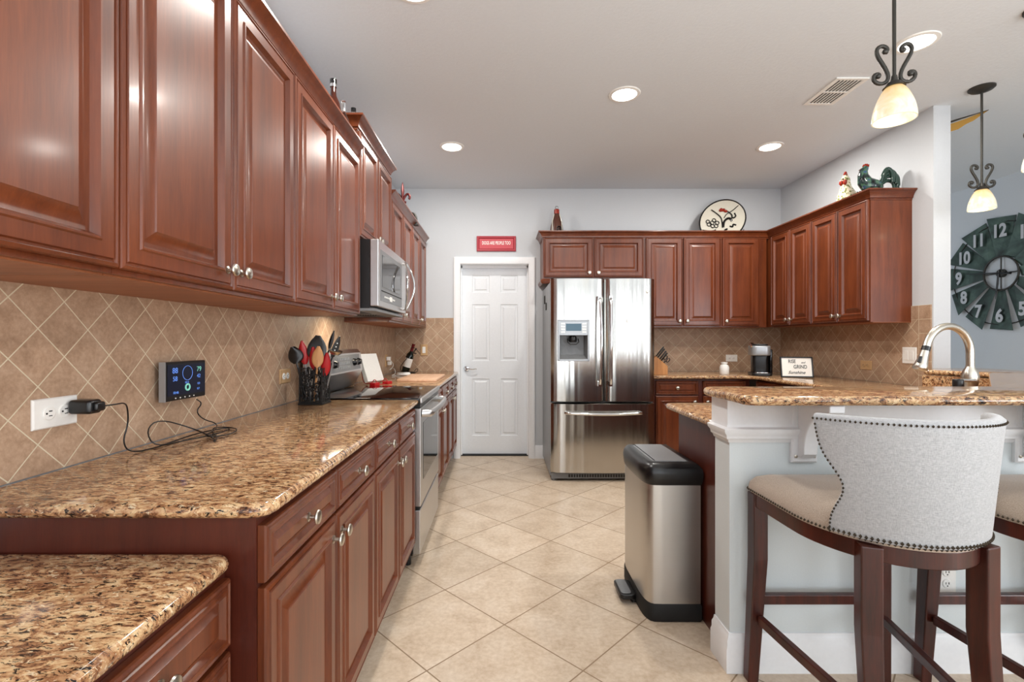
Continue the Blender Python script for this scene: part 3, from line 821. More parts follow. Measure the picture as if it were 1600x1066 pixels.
# ------------------------------------------------------------------ microwave
def microwave():
    y0, y1 = 2.634, 3.386; xf = -.672
    t = empty('microwave', (xf, y0, 0), PI/2, 'stainless over-the-range microwave with curved wavy handle', 'microwave')
    W = y1-y0; D = xf-XL-.01
    MB().box(0, W, .048, D, 1.415, 1.794).build('body', 'black', t, smooth=0)
    dd = MB().box(.0, W, 0, .047, 1.425, 1.794).build('door', 'steel_h', t, smooth=0, bevel=.005)
    MB().box(.045, W-.14, -.0015, .01, 1.46, 1.745).build('door_glass', 'greyplastic', dd, smooth=0)
    MB().box(.075, W-.20, -.003, .0, 1.54, 1.72).build('window', 'glossblack', dd, smooth=0)
    MB().box(.06, W-.155, -.003, .0, 1.515, 1.520).build('trim_line', 'blackmatt', dd, smooth=0)
    b = MB()
    for i in range(8): b.box(.13+i*.035, .15+i*.035, -.003, .0, 1.483, 1.492)
    b.box(.26, .32, -.0032, .0, 1.472, 1.500)
    b.build('keypad', 'white', dd, smooth=0)
    for s_ in (1,):
        b = MB()
        pts = []; pts2 = []
        for k in range(17):
            u = k/16; z = 1.445+.325*u; s = math.sin(PI*u)
            pts.append((W-.11-.085*s, -.020-.030*s, z)); pts2.append((W-.09-.005*s, -.022-.056*s, z))
        b.tube(pts, .007, 8); b.tube(pts2, .007, 8)
        b.lathe([(.009, 0), (.009, .03)], (W-.09, 0, 1.452), '-y', 10); b.lathe([(.009, 0), (.009, .03)], (W-.09, 0, 1.763), '-y', 10)
        b.build('handle', 'chrome', dd, smooth=60)
    MB().box(0, W, .02, D, 1.400, 1.414).build('vent_hood_bottom', 'greyplastic', t, smooth=0)
    b = MB()
    for i in range(2):
        for k in range(9): b.box(.06+i*.36, .34+i*.36-.04, .12+k*.016, .128+k*.016, 1.396, 1.401)
    b.build('grease_filter', 'black', t, smooth=0)
    MB().box(W/2-.05, W/2+.05, .30, .36, 1.395, 1.401).build('lamp_lens', 'lens', t, smooth=0)
microwave()
area('microwave_cooktop_lamp', (-.93, 3.01, 1.388), (0, 0, 0), .10, .12, 1.6, (1, .84, .62))

# ------------------------------------------------------------------ trash can
def trashcan():
    t = empty('trash_can', (.764, 2.325, 0), 0, 'brushed steel step trash can with black lid at the end of the peninsula', 'trash can')
    def outline(x0, x1, y, r=.03):
        # rounded front towards -x
        pts = []
        for k in range(13):
            a = PI/2+PI*k/12; pts.append((x0+.05+.05*math.cos(a), y*math.sin(a)*1.0 if False else y*math.sin(a)))
        return pts+[(x1, -y), (x1, y)]
    def ol(x0, x1, y):
        p = []
        for k in range(15):
            a = PI/2+PI*k/14; c, s = math.cos(a), math.sin(a)
            e = .45
            p.append((x0+.075+.075*(-(abs(c)**e)), y*(abs(s)**e)*(1 if s > 0 else -1)))
        return p+[(x1, -y), (x1, y)]
    o = ol(-.128, .112, .215)
    MB().rings([[(x, y, .078) for x, y in o], [(x, y, .60) for x, y in o]]).build('body', 'steel_can', t, smooth=35)
    o2 = offset(o, .004)
    MB().rings([[(x, y, 0) for x, y in offset(o, .0)], [(x, y, .01) for x, y in o2], [(x, y, .07) for x, y in o2], [(x, y, .079) for x, y in o]]).build('base', 'blackmatt', t, smooth=35)
    lid = MB().rings([[(x, y, .60) for x, y in offset(o, .001)], [(x, y, .612) for x, y in offset(o, .006)], [(x, y, .650) for x, y in offset(o, .010)], [(x, y, .672) for x, y in offset(o, .006)], [(x, y, .690) for x, y in offset(o, -.008)], [(x, y, .694) for x, y in offset(o, -.04)]]).build('lid', 'black', t, smooth=50)
    MB().rings([[(x, y, .6945) for x, y in offset(o, -.042)], [(x, y, .698) for x, y in offset(o, -.046)]]).build('lid_inset', 'greyplastic', lid, smooth=30)
    b = MB(); b.prism(rrect(-.205, -.128, -.075, .075, .02), .022, .045); b.prism(rrect(-.15, -.10, -.06, .06, .01), .0, .03); b.build('pedal', 'black', t, bevel=.004)
    MB().slab(rrect(-.198, -.150, -.066, .066, .015), .0455, .050, .002).build('pedal_pad', 'greyplastic', t)
trashcan()

# ------------------------------------------------------------------ bar stools
def stool(cx, cy, label):
    t = empty('bar_stool', (cx, cy, 0), 0, label, 'bar stool', 'upholstered bar stools at the raised bar')
    def outline(off=0, n=28):
        p = []
        a_, b_ = .238+off, .270+off
        p.append((-.243-off, .235+off)) ;
        # counter-clockwise starting front left -> going down the left side round the back
        for k in range(n+1):
            q = PI+PI*k/n; p.append((a_*math.cos(q), -.02+b_*math.sin(q)))
        p.append((.243+off, .235+off))
        return fillet(p, [.03]+[0]*(n+1)+[.03])
    # seat apron
    o1 = outline(); o0 = outline(-.028)
    b = MB(); n = len(o1)
    b.rings([[(x, y, .640) for x, y in o1], [(x, y, .688) for x, y in o1], [(x, y, .688) for x, y in o0], [(x, y, .640) for x, y in o0]], close=True)
    b.build('seat_frame', 'walnut', t, smooth=40, bevel=.003)
    rs = [[(x, y, .6885) for x, y in outline(-.010)], [(x, y, .6885) for x, y in outline(.004)], [(x, y, .700) for x, y in outline(.008)]]
    for f, z in ((.985, .722), (.93, .742), (.82, .755), (.6, .764), (.3, .768), (.02, .769)):
        rs.append([(x*f, (y+.02)*f-.02, z) for x, y in outline(.008)])
    b = MB(); b.rings(rs); b.build('seat', 'seatfabric', t, smooth=60)
    # curved back shell
    def shell(u, v, r):   # u -1..1 across, v 0..1 up
        lim = math.radians(58+4*v if v > .5 else 58)
        cut = math.radians(10)*math.exp(-((v-.42)/.22)**2)
        lim = math.radians(58+5*v)-cut
        ph = u*lim; A = .252+.030*v+r; B = .272+.026*v+r
        z = .700+.324*v - .004*(u*u)*v
        return (A*math.sin(ph), -.02-B*math.cos(ph), z)
    NU, NV = 36, 14
    rs = []
    th = .034
    for j in range(NV+1):
        v = j/NV; ring = [shell(-1+2*i/NU, v, .012) for i in range(NU+1)]
        ring += [shell(1.02*math.cos(0), v, .012-th*.5)]
        ring += [shell(1-2*i/NU, v, .012-th) for i in range(NU+1)]
        ring += [shell(-1.02, v, .012-th*.5)]
        rs.append(ring)
    def lift(r, dz, k):
        m = []
        for i, p in enumerate(r):
            m.append(p)
        return m
    # rounded top edge
    topo = []; nn = NU+1
    ring = [tuple(a*.75+b_*.25 for a, b_ in zip(shell(-1+2*i/NU, 1, .012), shell(-1+2*i/NU, 1, .012-th))) for i in range(NU+1)]
    ring += [shell(1.0, 1, .012-th*.5)]
    ring += [tuple(a*.25+b_*.75 for a, b_ in zip(shell(1-2*i/NU, 1, .012), shell(1-2*i/NU, 1, .012-th))) for i in range(NU+1)]
    ring += [shell(-1.0, 1, .012-th*.5)]
    rs.append([(x, y, z+.008) for x, y, z in ring])
    b = MB(); b.rings(rs); bk = b.build('backrest', 'fabric', t, smooth=60)
    # nail heads
    nb = MB()
    def nail(p, r=.0042):
        nb.lathe([(r, -.001), (r*.9, r*.4), (r*.5, r*.75), (0, r*.85)], p, 'z', 6) if False else nb.add(
            [(p[0]-r, p[1], p[2]), (p[0], p[1]-r, p[2]), (p[0]+r, p[1], p[2]), (p[0], p[1]+r, p[2]), (p[0], p[1], p[2]+r), (p[0], p[1], p[2]-r)],
            [(0, 1, 4), (1, 2, 4), (2, 3, 4), (3, 0, 4), (1, 0, 5), (2, 1, 5), (3, 2, 5), (0, 3, 5)])
    def along(pts, step, r):
        acc = 0
        for i in range(len(pts)-1):
            a = Vector(pts[i]); c = Vector(pts[i+1]); L = (c-a).length; d = step-acc if acc else 0
            while d <= L:
                nail(tuple(a+(c-a)*(d/L)), r); d += step
            acc = (L-(d-step)) % step
    edge = [(x, y, .6975) for x, y in outline(.0095)]; along(edge[:], .0125, .0048)
    nb.build('seat_nailhead', 'nail', t, smooth=60)['kind'] = 'stuff'
    nb = MB()
    top_ = [shell(-1+2*i/60, .985, .0135) for i in range(61)]
    lft = [shell(-.99, v/20, .0135) for v in range(20)]; rgt = [shell(.99, v/20, .0135) for v in range(20)]
    bot = [shell(-1+2*i/60, .02, .0135) for i in range(61)]
    for p, st, r in ((top_, .0115, .0042), (lft, .0115, .0042), (rgt, .0115, .0042), (bot, .0125, .0056)): along(p, st, r)
    nb.build('nailhead', 'nail', bk, smooth=60)['kind'] = 'stuff'
    # legs
    def leg(x, y, xb, yb, w0=.048, w1=.036, ang=0):
        def sq(cx_, cy_, w_, z):
            ca, sa = math.cos(ang), math.sin(ang); r = w_/2
            return [(cx_+ca*px-sa*py, cy_+sa*px+ca*py, z) for px, py in ((-r, -r), (r, -r), (r, r), (-r, r))]
        MB().rings([sq(xb, yb, w1, 0), sq(x, y, w0, .45), sq(x, y, w0, .685)]).build('leg', 'walnut', t, smooth=0, bevel=.004)
    leg(-.221, .211, -.240, .222, .050, .038); leg(.221, .211, .240, .222, .050, .038)
    leg(-.155, -.228, -.160, -.262, .052, .040, -.30); leg(.155, -.228, .160, -.262, .052, .040, .30)
    def bar(a, c, w_=.022, h_=.030, name='stretcher'):
        a = Vector(a); c = Vector(c); d = (c-a).normalized(); n = Vector((-d.y, d.x, 0)).normalized()*(w_/2); u = Vector((0, 0, h_/2))
        MB().rings([[tuple(p-n-u), tuple(p+n-u), tuple(p+n+u), tuple(p-n+u)] for p in (a, c)]).build(name, 'walnut', t, smooth=0, bevel=.003)
    bar((-.22, .214, .30), (.22, .214, .30), .024, .035)
    bar((-.222, .19, .235), (-.158, -.225, .215)); bar((.222, .19, .235), (.158, -.225, .215))
    bar((-.157, -.245, .17), (.157, -.245, .17))
    return t
stool(1.150, 1.53, 'grey linen bar stool with nailhead trim standing wholly in view')
stool(1.775, 1.53, 'bar stool at the right edge of the photo, mostly cut off by the frame')

# ------------------------------------------------------------------ pendants
def pendant(x, y, label, zb=2.065, scale=1.0):
    t = empty('pendant_lamp', (x, y, 0), 0, label, 'pendant lamp', 'scrolled iron pendant lamps over the bar')
    MB().lathe([(.066, 0), (.066, -.008), (.055, -.018), (.030, -.026), (.012, -.032)], (0, 0, ZC-.0005), 'z', 28).build('canopy', 'iron', t)
    zt = zb+.138; KX = .95; KZ = .86
    MB().tube([(0, 0, ZC-.02), (0, 0, zt)], .0065, 10).build('rod', 'iron', t)
    b = MB()
    ca, sa = math.cos(-.18), math.sin(-.18)
    for s in (-1, 1):
        pts = []
        # S scroll: small curl at top, big curl at bottom
        for k in range(12):
            a = -PI*.1+(PI*1.15)*k/11; pts.append((.042+.026*math.cos(a)*1, zt+.150+.022*math.sin(a)))
        pts = [(.030, zt+.138), (.022, zt+.148), (.026, zt+.160), (.040, zt+.172), (.056, zt+.168), (.064, zt+.150), (.060, zt+.128), (.046, zt+.100), (.032, zt+.072), (.022, zt+.045), (.020, zt+.022), (.030, zt+.006), (.050, zt+.002), (.068, zt+.012), (.076, zt+.030), (.070, zt+.048), (.056, zt+.050), (.050, zt+.040), (.057, zt+.034)]
        sm = []
        for i in range(len(pts)-1):
            for u in (0, .5): sm.append((pts[i][0]*(1-u)+pts[i+1][0]*u, pts[i][1]*(1-u)+pts[i+1][1]*u))
        sm.append(pts[-1])
        for _ in range(2): sm = [sm[0]]+[((sm[i-1][0]+2*sm[i][0]+sm[i+1][0])/4, (sm[i-1][1]+2*sm[i][1]+sm[i+1][1])/4) for i in range(1, len(sm)-1)]+[sm[-1]]
        b.tube([(s*px*ca*KX, s*px*sa*KX, zt+(pz-zt)*KZ) for px, pz in sm], .0072, 8)
        for (cx_, cz_) in ((.057, .038), (.032, .144)):
            b.lathe([(.001, -.009), (.007, -.007), (.0105, 0), (.007, .007), (.001, .009)], (s*cx_*ca*KX, s*cx_*sa*KX, zt+cz_*KZ), 'z', 10)
    b.build('scroll', 'iron', t, smooth=60)
    MB().lathe([(.009, .03), (.012, .01), (.022, .004), (.028, -.006), (.036, -.014)], (0, 0, zt), 'z', 20).build('cap', 'iron', t)
    prof = []
    for k in range(13):
        u = k/12; r = .024+.045*math.sin(min(1, u*1.02)*PI/2*.98)**.75; prof.append((r, .128-.128*u))
    inner = [(r-.004, h) for r, h in reversed(prof)]
    sh = MB().lathe(prof+inner, (0, 0, 0), 'z', 32, cap=False).build('shade', 'shade', t, smooth=60); sh.location = (0, 0, zb)
    bl = MB().lathe([(.001, .03), (.02, .035), (.028, .055), (.024, .08), (.012, .10), (.012, .13)], (0, 0, 0), 'z', 14).build('bulb', 'bulb', t); bl.location = (0, 0, zb)
    l = bpy.data.lights.new('pendant_bulb', 'POINT'); l.energy = .25; l.color = (1, .88, .66); l.shadow_soft_size = .03
    lo = bpy.data.objects.new('pendant_bulb_light', l); COL.objects.link(lo); lo.location = (x, y, zb+.02)
pendant(1.48, 1.81, 'pendant lamp nearest the camera, its rod leaving the top of the photo')
pendant(3.04, 3.04, 'pendant lamp wholly in view in front of the wall clock')
pendant(2.60, 2.31, 'pendant lamp cut by the right edge, only slivers of canopy and shade showing', zb=2.065)

# recessed lights
def downlight(x, y, label):
    t = empty('recessed_light', (x, y, ZC), 0, label, 'ceiling light', 'recessed ceiling lights')
    MB().lathe([(.075, -.001), (.080, -.008), (.098, -.006), (.102, -.0005), (.075, -.0005)], (0, 0, 0), 'z', 32, cap=False).build('trim_ring', 'white', t)
    MB().lathe([(.079, -.0045), (.079, -.0020)], (0, 0, 0), 'z', 32).build('lens', 'lens', t)
    area('recessed_light_glow', (x, y, ZC-.012), (0, 0, 0), .15, .15, 17, (1, .955, .89), shape='DISK')
downlight(.80, 3.12, 'round recessed ceiling light in the middle of the kitchen ceiling')
downlight(-.406, 3.96, 'round recessed ceiling light above the walkway left of the centre')
downlight(2.215, 3.96, 'round recessed ceiling light left of the right wall cabinets, far from camera')
downlight(2.228, 2.578, 'round recessed ceiling light right behind the near pendant rod')
downlight(-.40, 2.18, 'recessed ceiling light just above the top edge of the photo')

# ceiling vent
t = empty('ceiling_vent', (2.14, 3.085, ZC), 0, 'white rectangular air vent in the ceiling left of the near pendant', 'vent')
b = MB(); b.box(-.10, -.08, -.165, .165, -.008, -.0005).box(.08, .10, -.165, .165, -.008, -.0005).box(-.08, .08, -.165, -.145, -.008, -.0005).box(-.08, .08, .145, .165, -.008, -.0005)
b.box(-.08, .08, -.006, .006, -.008, -.0005)
b.build('frame', 'white', t, smooth=0)
MB().box(-.08, .08, -.145, .145, -.003, -.0006).build('dark_duct', 'blackmatt', t, smooth=0)
b = MB()
for k in range(8):
    y = -.14
    x = -.080+k*.0216; b.box(x, x+.0085, -.145, .145, -.007, -.003)
b.build('slat', 'white', t, smooth=0)

# ------------------------------------------------------------------ outlets and switches
def plate(face, c, w_, h_, mat, label, kind='duplex', fm=None, name='wall_outlet', cat='outlet'):
    t = empty(name, c, FACE[face], label, cat)
    MB().panel(w_, h_, [(0, 0), (0, .003), (.003, .006), (.005, .006)]).build('cover_plate', mat, t, smooth=0)
    fm = fm or mat
    vert = h_ > w_
    if kind == 'duplex':
        for s in (-1, 1):
            cx, cz = (0, s*.021) if vert else (s*.021, 0)
            b = MB(); b.M = Matrix.Translation((cx, -.006, cz)); b.lathe([(.0165, 0), (.0165, .002), (.015, .003)], (0, 0, 0), '-y', 20)
            f = b.build('receptacle', fm, t, smooth=30)
            b = MB(); b.M = Matrix.Translation((cx, -.009, cz))
            if vert: b.box(-.007, -.005, -.0008, .001, -.002, .006).box(.004, .0065, -.0008, .001, -.002, .006).box(-.002, .002, -.0008, .001, -.010, -.006)
            else: b.box(-.002, .006, -.0008, .001, .004, .0065).box(-.002, .006, -.0008, .001, -.007, -.005).box(-.010, -.006, -.0008, .001, -.002, .002)
            b.build('slot', 'black', f, smooth=0)
    elif kind == 'rocker':
        n = 2 if w_ > .1 else 1
        for k in range(n):
            cx = (k-(n-1)/2)*.046
            MB().box(cx-.016, cx+.016, -.0085, -.005, -.033, .033).build('rocker', fm, t, smooth=0, bevel=.002)
    return t
plate('x+', (XL+.0085, 1.190, 1.058), .120, .073, 'white', 'white double outlet on the left backsplash with the black adapter plugged in')
plate('x+', (XL+.0085, 2.455, 1.055), .118, .073, 'almond', 'tan plated outlet left of the utensil holder', fm='white')
plate('x+', (XL+.0085, 4.62, 1.045), .073, .118, 'almond', 'outlet with white chargers on the left backsplash beyond the stove')
plate('y-', (-.81, YB-.0085, 1.14), .073, .118, 'almond', 'tan plated white switch on the back wall left of the white door', 'rocker', 'white', 'light_switch', 'switch')
plate('y-', (2.42, YB-.0085, 1.053), .120, .073, 'white', 'white outlet on the back wall above the small white jar')
plate('x-', (XR-.0085, 3.862, 1.04), .118, .073, 'almond', 'tan outlet on the right wall right of the framed sign', fm='almond')
plate('x-', (XR-.0085, 3.452, 1.13), .118, .118, 'white', 'white double switch on the right wall behind the faucet head', 'rocker', 'white', 'light_switch', 'switch')
plate('y-', (1.663, 1.7995, .35), .073, .118, 'white', 'white outlet low on the bar wall behind the stool legs')

# adapter and cable
t = empty('power_adapter', (XL+.0175, 1.232, 1.066), PI/2, 'black power adapter plugged into the white left wall outlet', 'adapter')
MB().slab(rrect(-.020, .022, -.060, -.001, .010), -.018, .018, .008).build('body', 'black', t)
MB().slab(rrect(-.010, .020, -.070, -.058, .006), -.012, .012, .006).build('plug_end', 'black', t)
def smooth_pts(pts, it=3):
    P = [Vector(p) for p in pts]
    for _ in range(it):
        Q = [P[0]]
        for i in range(len(P)-1):
            Q += [P[i]*.75+P[i+1]*.25, P[i]*.25+P[i+1]*.75]
        Q.append(P[-1]); P = Q
    return [tuple(p) for p in P]
zc = .9165
cable = [(XL+.086, 1.247, 1.066), (XL+.092, 1.275, 1.066), (XL+.09, 1.31, 1.066), (XL+.07, 1.345, 1.045), (XL+.06, 1.36, 1.0), (XL+.055, 1.345, .95), (XL+.065, 1.36, zc),
         (XL+.09, 1.43, zc), (XL+.08, 1.52, zc+.001), (XL+.075, 1.66, zc+.002), (XL+.12, 1.78, zc), (XL+.16, 1.66, zc+.003), (XL+.12, 1.52, zc+.004), (XL+.09, 1.42, zc+.003),
         (XL+.05, 1.44, zc+.05), (XL+.045, 1.50, zc+.075), (XL+.08, 1.60, zc+.03), (XL+.17, 1.58, zc), (XL+.22, 1.50, zc), (XL+.17, 1.60, zc+.002), (XL+.10, 1.68, zc+.003), (XL+.07, 1.76, zc+.004), (XL+.17, 1.74, zc+.002), (XL+.20, 1.62, zc), (XL+.14, 1.56, zc+.005), (XL+.11, 1.70, zc+.006),
         (XL+.05, 1.80, zc+.01), (XL+.035, 1.74, .95), (XL+.035, 1.70, .985), (XL+.04, 1.73, 1.01), (XL+.035, 1.705, 1.027)]
o = MB().tube(smooth_pts(cable, 2), .0021, 6).build('power_cable', 'black', smooth=60)
tag(o, 'thin black cable bundled on the granite below the weather display', 'cable')
# weather display
t = empty('weather_display', (XL+.045, 1.628, 1.100), PI/2-.04, 'black weather station display with blue digits on the left backsplash', 'display')
MB().box(-.100, .100, -.004, .014, -.062, .066).build('case', 'black', t, smooth=0, bevel=.004)
MB().box(-.1015, -.0975, -.006, .014, -.062, .066).build('silver_edge', 'silverplastic', t, smooth=0)
MB().box(-.03, .03, .014, .034, -.03, .03).build('wall_mount', 'black', t, smooth=0)
MB().box(-.088, .092, -.0052, -.003, -.045, .056).build('screen', 'screenblue', t, smooth=0)
for s_, sz, x, z, m_ in (('88', .026, -.055, .036, 'digit'), ('58', .022, -.055, .009, 'digit'), ('79', .024, .062, .036, 'digitg'), ('42', .018, .060, .012, 'digit'), ('1013', .010, .0, -.006, 'digit'), ('0.0', .010, .060, -.014, 'digit'), ('10:46', .012, -.052, -.036, 'digit'), ('0.7', .010, .058, -.032, 'digit')):
    text(s_, sz, .0003, m_, 'display_digits', t, (x, -.0058, z))
b = MB(); pts = [(.004+.024*math.cos(a), -.0058, .026+.024*math.sin(a)) for a in [2*PI*k/24 for k in range(24)]]
b.tube(pts, .0008, 6, closed=True); b.build('wind_dial', 'digit', t)
b = MB(); pts = [(.004+.010*math.cos(a), -.0058, -.022+.010*math.sin(a)) for a in [2*PI*k/16 for k in range(16)]]; b.tube(pts, .003, 6, closed=True); b.build('moon_icon', 'digitg', t)
b = MB()
for k in range(5): b.lathe([(.0022, 0), (.002, .002), (0, .002)], (-.052+k*.022, -.004, -.054), '-y', 8)
b.build('button', 'white', t)

# ------------------------------------------------------------------ utensils
t = empty('utensil_holder', (-.952, 2.457, .9145), 0, 'black pierced metal utensil holder on the left granite counter', 'utensil holder')
b = MB(); r = .055
b.box(-r-.006, r+.006, -r-.006, r+.006, 0, .008); b.box(-r, r, -r, r, .008, .012)
for sx in (-1, 1):
    for sy in (-1, 1): b.box(sx*r-.003, sx*r+.003, sy*r-.003, sy*r+.003, .008, .185)
for z in (.012, .182):
    b.tube([(-r, -r, z), (r, -r, z), (r, r, z), (-r, r, z)], .0028, 6, closed=True)
b.build('frame', 'blackmatt', t, smooth=0)
rnd = random.Random(3)
b = MB()
for side in range(4):
    R = Matrix.Rotation(side*PI/2, 4, 'Z')
    b.M = R
    for k in range(30):
        cx = rnd.uniform(-.042, .042); cz = rnd.uniform(.03, .165); rr = rnd.uniform(.008, .014); a0 = rnd.uniform(0, 6.28); da = rnd.uniform(3.5, 5.5)*rnd.choice((-1, 1))
        pts = []
        for j in range(9):
            q = a0+da*j/8; f = rr*(1-.06*j)
            px = max(-.053, min(.053, cx+f*math.cos(q))); pz = max(.015, min(.180, cz+f*math.sin(q))); pts.append((px, -r, pz))
        b.tube(pts, .0034, 5)
    for k in range(5):
        x = -.044+.022*k; b.tube([(x, -r, .012), (x+.008*math.sin(k*2.1), -r, .07), (x-.006, -r, .12), (x+.004, -r, .182)], .0022, 5)
b.M = Matrix.Identity(4)
b.build('scrollwork', 'blackmatt', t, smooth=60)
def utensil(name, base, top_, build, label, mats_=None):
    """base point in holder, top point; local z from base to top"""
    base = Vector(base); top_ = Vector(top_); d = top_-base; L = d.length
    t = empty(name, base, 0, label, name.replace('_', ' '), 'utensils in the black holder')
    zz = d.normalized(); xx = (Vector((1, 0, 0))-zz*zz.x).normalized(); yy = zz.cross(xx)
    q = Matrix((xx, yy, zz)).transposed().to_quaternion(); t.rotation_mode = 'QUATERNION'; t.rotation_quaternion = q
    build(t, L); return t
HB = (-.952, 2.457, .928)
def P(dx, dy, z): return (HB[0]+dx, HB[1]+dy, z)
def head(ts, w, th, z0, z1, name='head', mat='black', holes=0, dish=.0, rot=0):
    b = MB(); rs = []
    b.M = Matrix.Rotation(rot, 4, 'Z')
    for k in range(11):
        u = k/10; ww = w*(math.sin(PI*min(.97, max(.06, u**.75)))**.6)/2; z = z0+(z1-z0)*u; yo = dish*math.sin(PI*u)
        rs.append([(ww*math.cos(a), yo+th/2*math.sin(a), z) for a in [2*PI*i/14 for i in range(14)]])
    b.rings(rs); return b.build(name, mat, ts, smooth=60)
def stick(ts, z0, z1, r, mat, name='handle', flat=1.0):
    return MB().tube([(0, 0, z0), (0, 0, (z0+z1)/2), (0, 0, z1)], [r, r*1.1, r*.9], 8, flat=flat).build(name, mat, ts, smooth=60)
def u_turner(t, L): stick(t, 0, L-.09, .005, 'black'); head(t, .095, .006, L-.13, L, dish=.006, rot=.2)
def u_ladle(t, L): stick(t, 0, L-.05, .005, 'black'); head(t, .080, .035, L-.085, L, dish=.01)
def u_redgrip(t, L): stick(t, 0, L-.10, .005, 'steel_side'); head(t, .048, .022, L-.12, L, 'grip', 'red', rot=.3)
def u_spoon(t, L): stick(t, 0, L-.07, .005, 'spoonwood'); head(t, .056, .012, L-.105, L, 'head', 'spoonwood', dish=.004, rot=.3)
def u_slot(t, L):
    stick(t, 0, L-.08, .0045, 'black'); h = head(t, .034, .005, L-.115, L, dish=.0, rot=.5)
    b = MB(); b.M = Matrix.Rotation(.5, 4, 'Z')
    for k in range(4): b.lathe([(.0035, 0), (.0035, .001), (0, .001)], (0, -.0022, L-.095+k*.019), '-y', 8)
    b.build('slot', 'white', h)
def u_thin(t, L): stick(t, 0, L-.07, .0045, 'black'); head(t, .022, .008, L-.10, L)
def u_plain(t, L): stick(t, 0, L, .006, 'steel_side')
def u_bowl(t, L):
    stick(t, 0, L-.03, .004, 'steel_side')
    b = MB(); b.lathe([(.002, -.020), (.022, -.014), (.034, 0), (.036, .006), (.033, .004), (.02, -.010), (.002, -.016)], (0, 0, L), 'z', 18, cap=False); b.build('bowl', 'nickel', t, smooth=60)
utensil('spatula', P(-.012, -.01, .93), P(.028, -.03, 1.262), u_turner, 'wide black spatula with the broadest head in the utensil holder')
utensil('ladle', P(-.04, -.01, .93), P(-.092, -.05, 1.205), u_ladle, 'dark round-headed ladle leaning to the wall, leftmost in the holder')
utensil('whisk', P(-.03, .02, .93), P(-.055, -.03, 1.235), u_redgrip, 'red-handled tool left of the wide black spatula in the holder')
utensil('tongs', P(.01, .01, .93), P(.002, -.03, 1.205), u_redgrip, 'red-handled tool behind the wooden spoon in the holder')
utensil('wooden_spoon', P(.01, -.03, .93), P(.036, -.045, 1.208), u_spoon, 'wooden spoon at the front of the black utensil holder')
utensil('slotted_spoon', P(.0, .03, .93), P(.120, .02, 1.258), u_slot, 'black slotted spoon with white slots, leaning right in the holder')
utensil('spreader', P(-.01, .03, .93), P(.095, .01, 1.288), u_thin, 'thin black spreader, the tallest tool in the holder')
utensil('peeler', P(.03, .02, .93), P(.066, -.01, 1.175), u_redgrip, 'short red-gripped tool at the right side of the utensil holder')
utensil('serving_ladle', P(.035, .03, .93), P(.105, .00, 1.18), u_bowl, 'silver ladle with a shallow bowl, lowest and furthest right in the holder')

# cookbook stand and book
t = empty('recipe_stand', (-.93, 3.53, .9145), 1.15, 'red wire stand holding an open white book beside the stove', 'stand')
b = MB()
for sx in (-.06, .06):
    b.tube(smooth_pts([(sx, -.06, .003), (sx, -.07, .03), (sx, -.045, .045), (sx, -.03, .02), (sx, .05, .003), (sx, .07, .10)], 2), .003, 6)
b.tube([(-.06, -.06, .003), (.06, -.06, .003)], .003, 6); b.tube([(-.06, .07, .1), (.06, .07, .1)], .003, 6)
b.build('frame', 'red', t, smooth=60)
MB().box(-.10, -.045, -.085, -.035, .0, .022).box(.045, .10, -.085, -.035, 0, .022).build('clip_foot', 'red', t, smooth=0, bevel=.004)
bk = empty('book', (-.93, 3.535, .9375), 1.15, 'white book leaning on the red stand beside the stove', 'book')
Rm = Matrix.Rotation(-.36, 4, 'X')
b = MB(); b.M = Rm; b.box(-.085, .085, -.012, .010, 0, .205); b.build('pages', 'paper', bk, smooth=0)
b = MB(); b.M = Rm; b.box(-.09, .09, .0102, .014, -.001, .21).box(-.09, .09, -.016, -.0122, -.001, .21).box(-.0915, -.0885, -.016, .014, -.001, .21).build('cover', 'white', bk, smooth=0)
# cutting board, disc, bottle holder
tag(MB().slab(rrect(-.82, -.51, 3.76, 4.38, .012), .9145, .934, .004).build('cutting_board', 'board'), 'pale wooden cutting board on the far left counter', 'cutting board')
o = MB().lathe([(.058, 0), (.065, .004), (.065, .018), (.058, .024), (0, .026)], (-.915, 4.50, .9145), 'z', 28).build('charging_puck', 'white', smooth=50); tag(o, 'flat white round charging puck on the counter behind the cutting board', 'charger')
for k, (yy, zz) in enumerate(((4.60, 1.065), (4.64, 1.020))):
    o = MB().slab(rrect(XL+.019, XL+.056, yy-.018, yy+.018, .006), zz-.018, zz+.018, .004).build('wall_charger', 'white')
    tag(o, ('white plug charger in the upper socket beyond the stove', 'white plug charger in the lower socket beyond the stove')[k], 'charger')
o = MB().tube(smooth_pts([(XL+.056, 4.60, 1.05), (XL+.10, 4.58, 1.0), (XL+.05, 4.52, .95), (XL+.12, 4.47, .99), (XL+.15, 4.42, .93), (XL+.10, 4.38, .918), (XL+.18, 4.44, .9175)], 3), .0022, 6).build('charger_cable', 'white', smooth=60)
tag(o, 'thin white cable curling up from the counter beyond the stove', 'cable')
t = empty('wine_bottle', (-.965, 4.82, .9175), .25, 'wine bottle with dark red foil leaning in the holder by the back wall', 'bottle')
t.rotation_euler = (0, .30, 0)
MB().lathe([(0, .001), (.036, .002), (.038, .01), (.038, .165), (.034, .19), (.018, .215), (.015, .225)], seg=20).build('glass_body', 'greenglass', t)
MB().lathe([(.0155, .222), (.016, .29), (.017, .292), (.017, .300), (0, .301)], seg=16).build('foil', 'winefoil', t)
MB().lathe([(.0385, .06), (.0385, .15)], seg=20, cap=False).build('paper_label', 'paper', t)
t = empty('bottle_holder', (-.93, 4.82, .9145), 0, 'dark wire holder around the leaning wine bottle', 'bottle holder')
b = MB()
b.tube([(.07*math.cos(a), .06*math.sin(a), .0035) for a in [2*PI*k/20 for k in range(20)]], .0035, 6, closed=True)
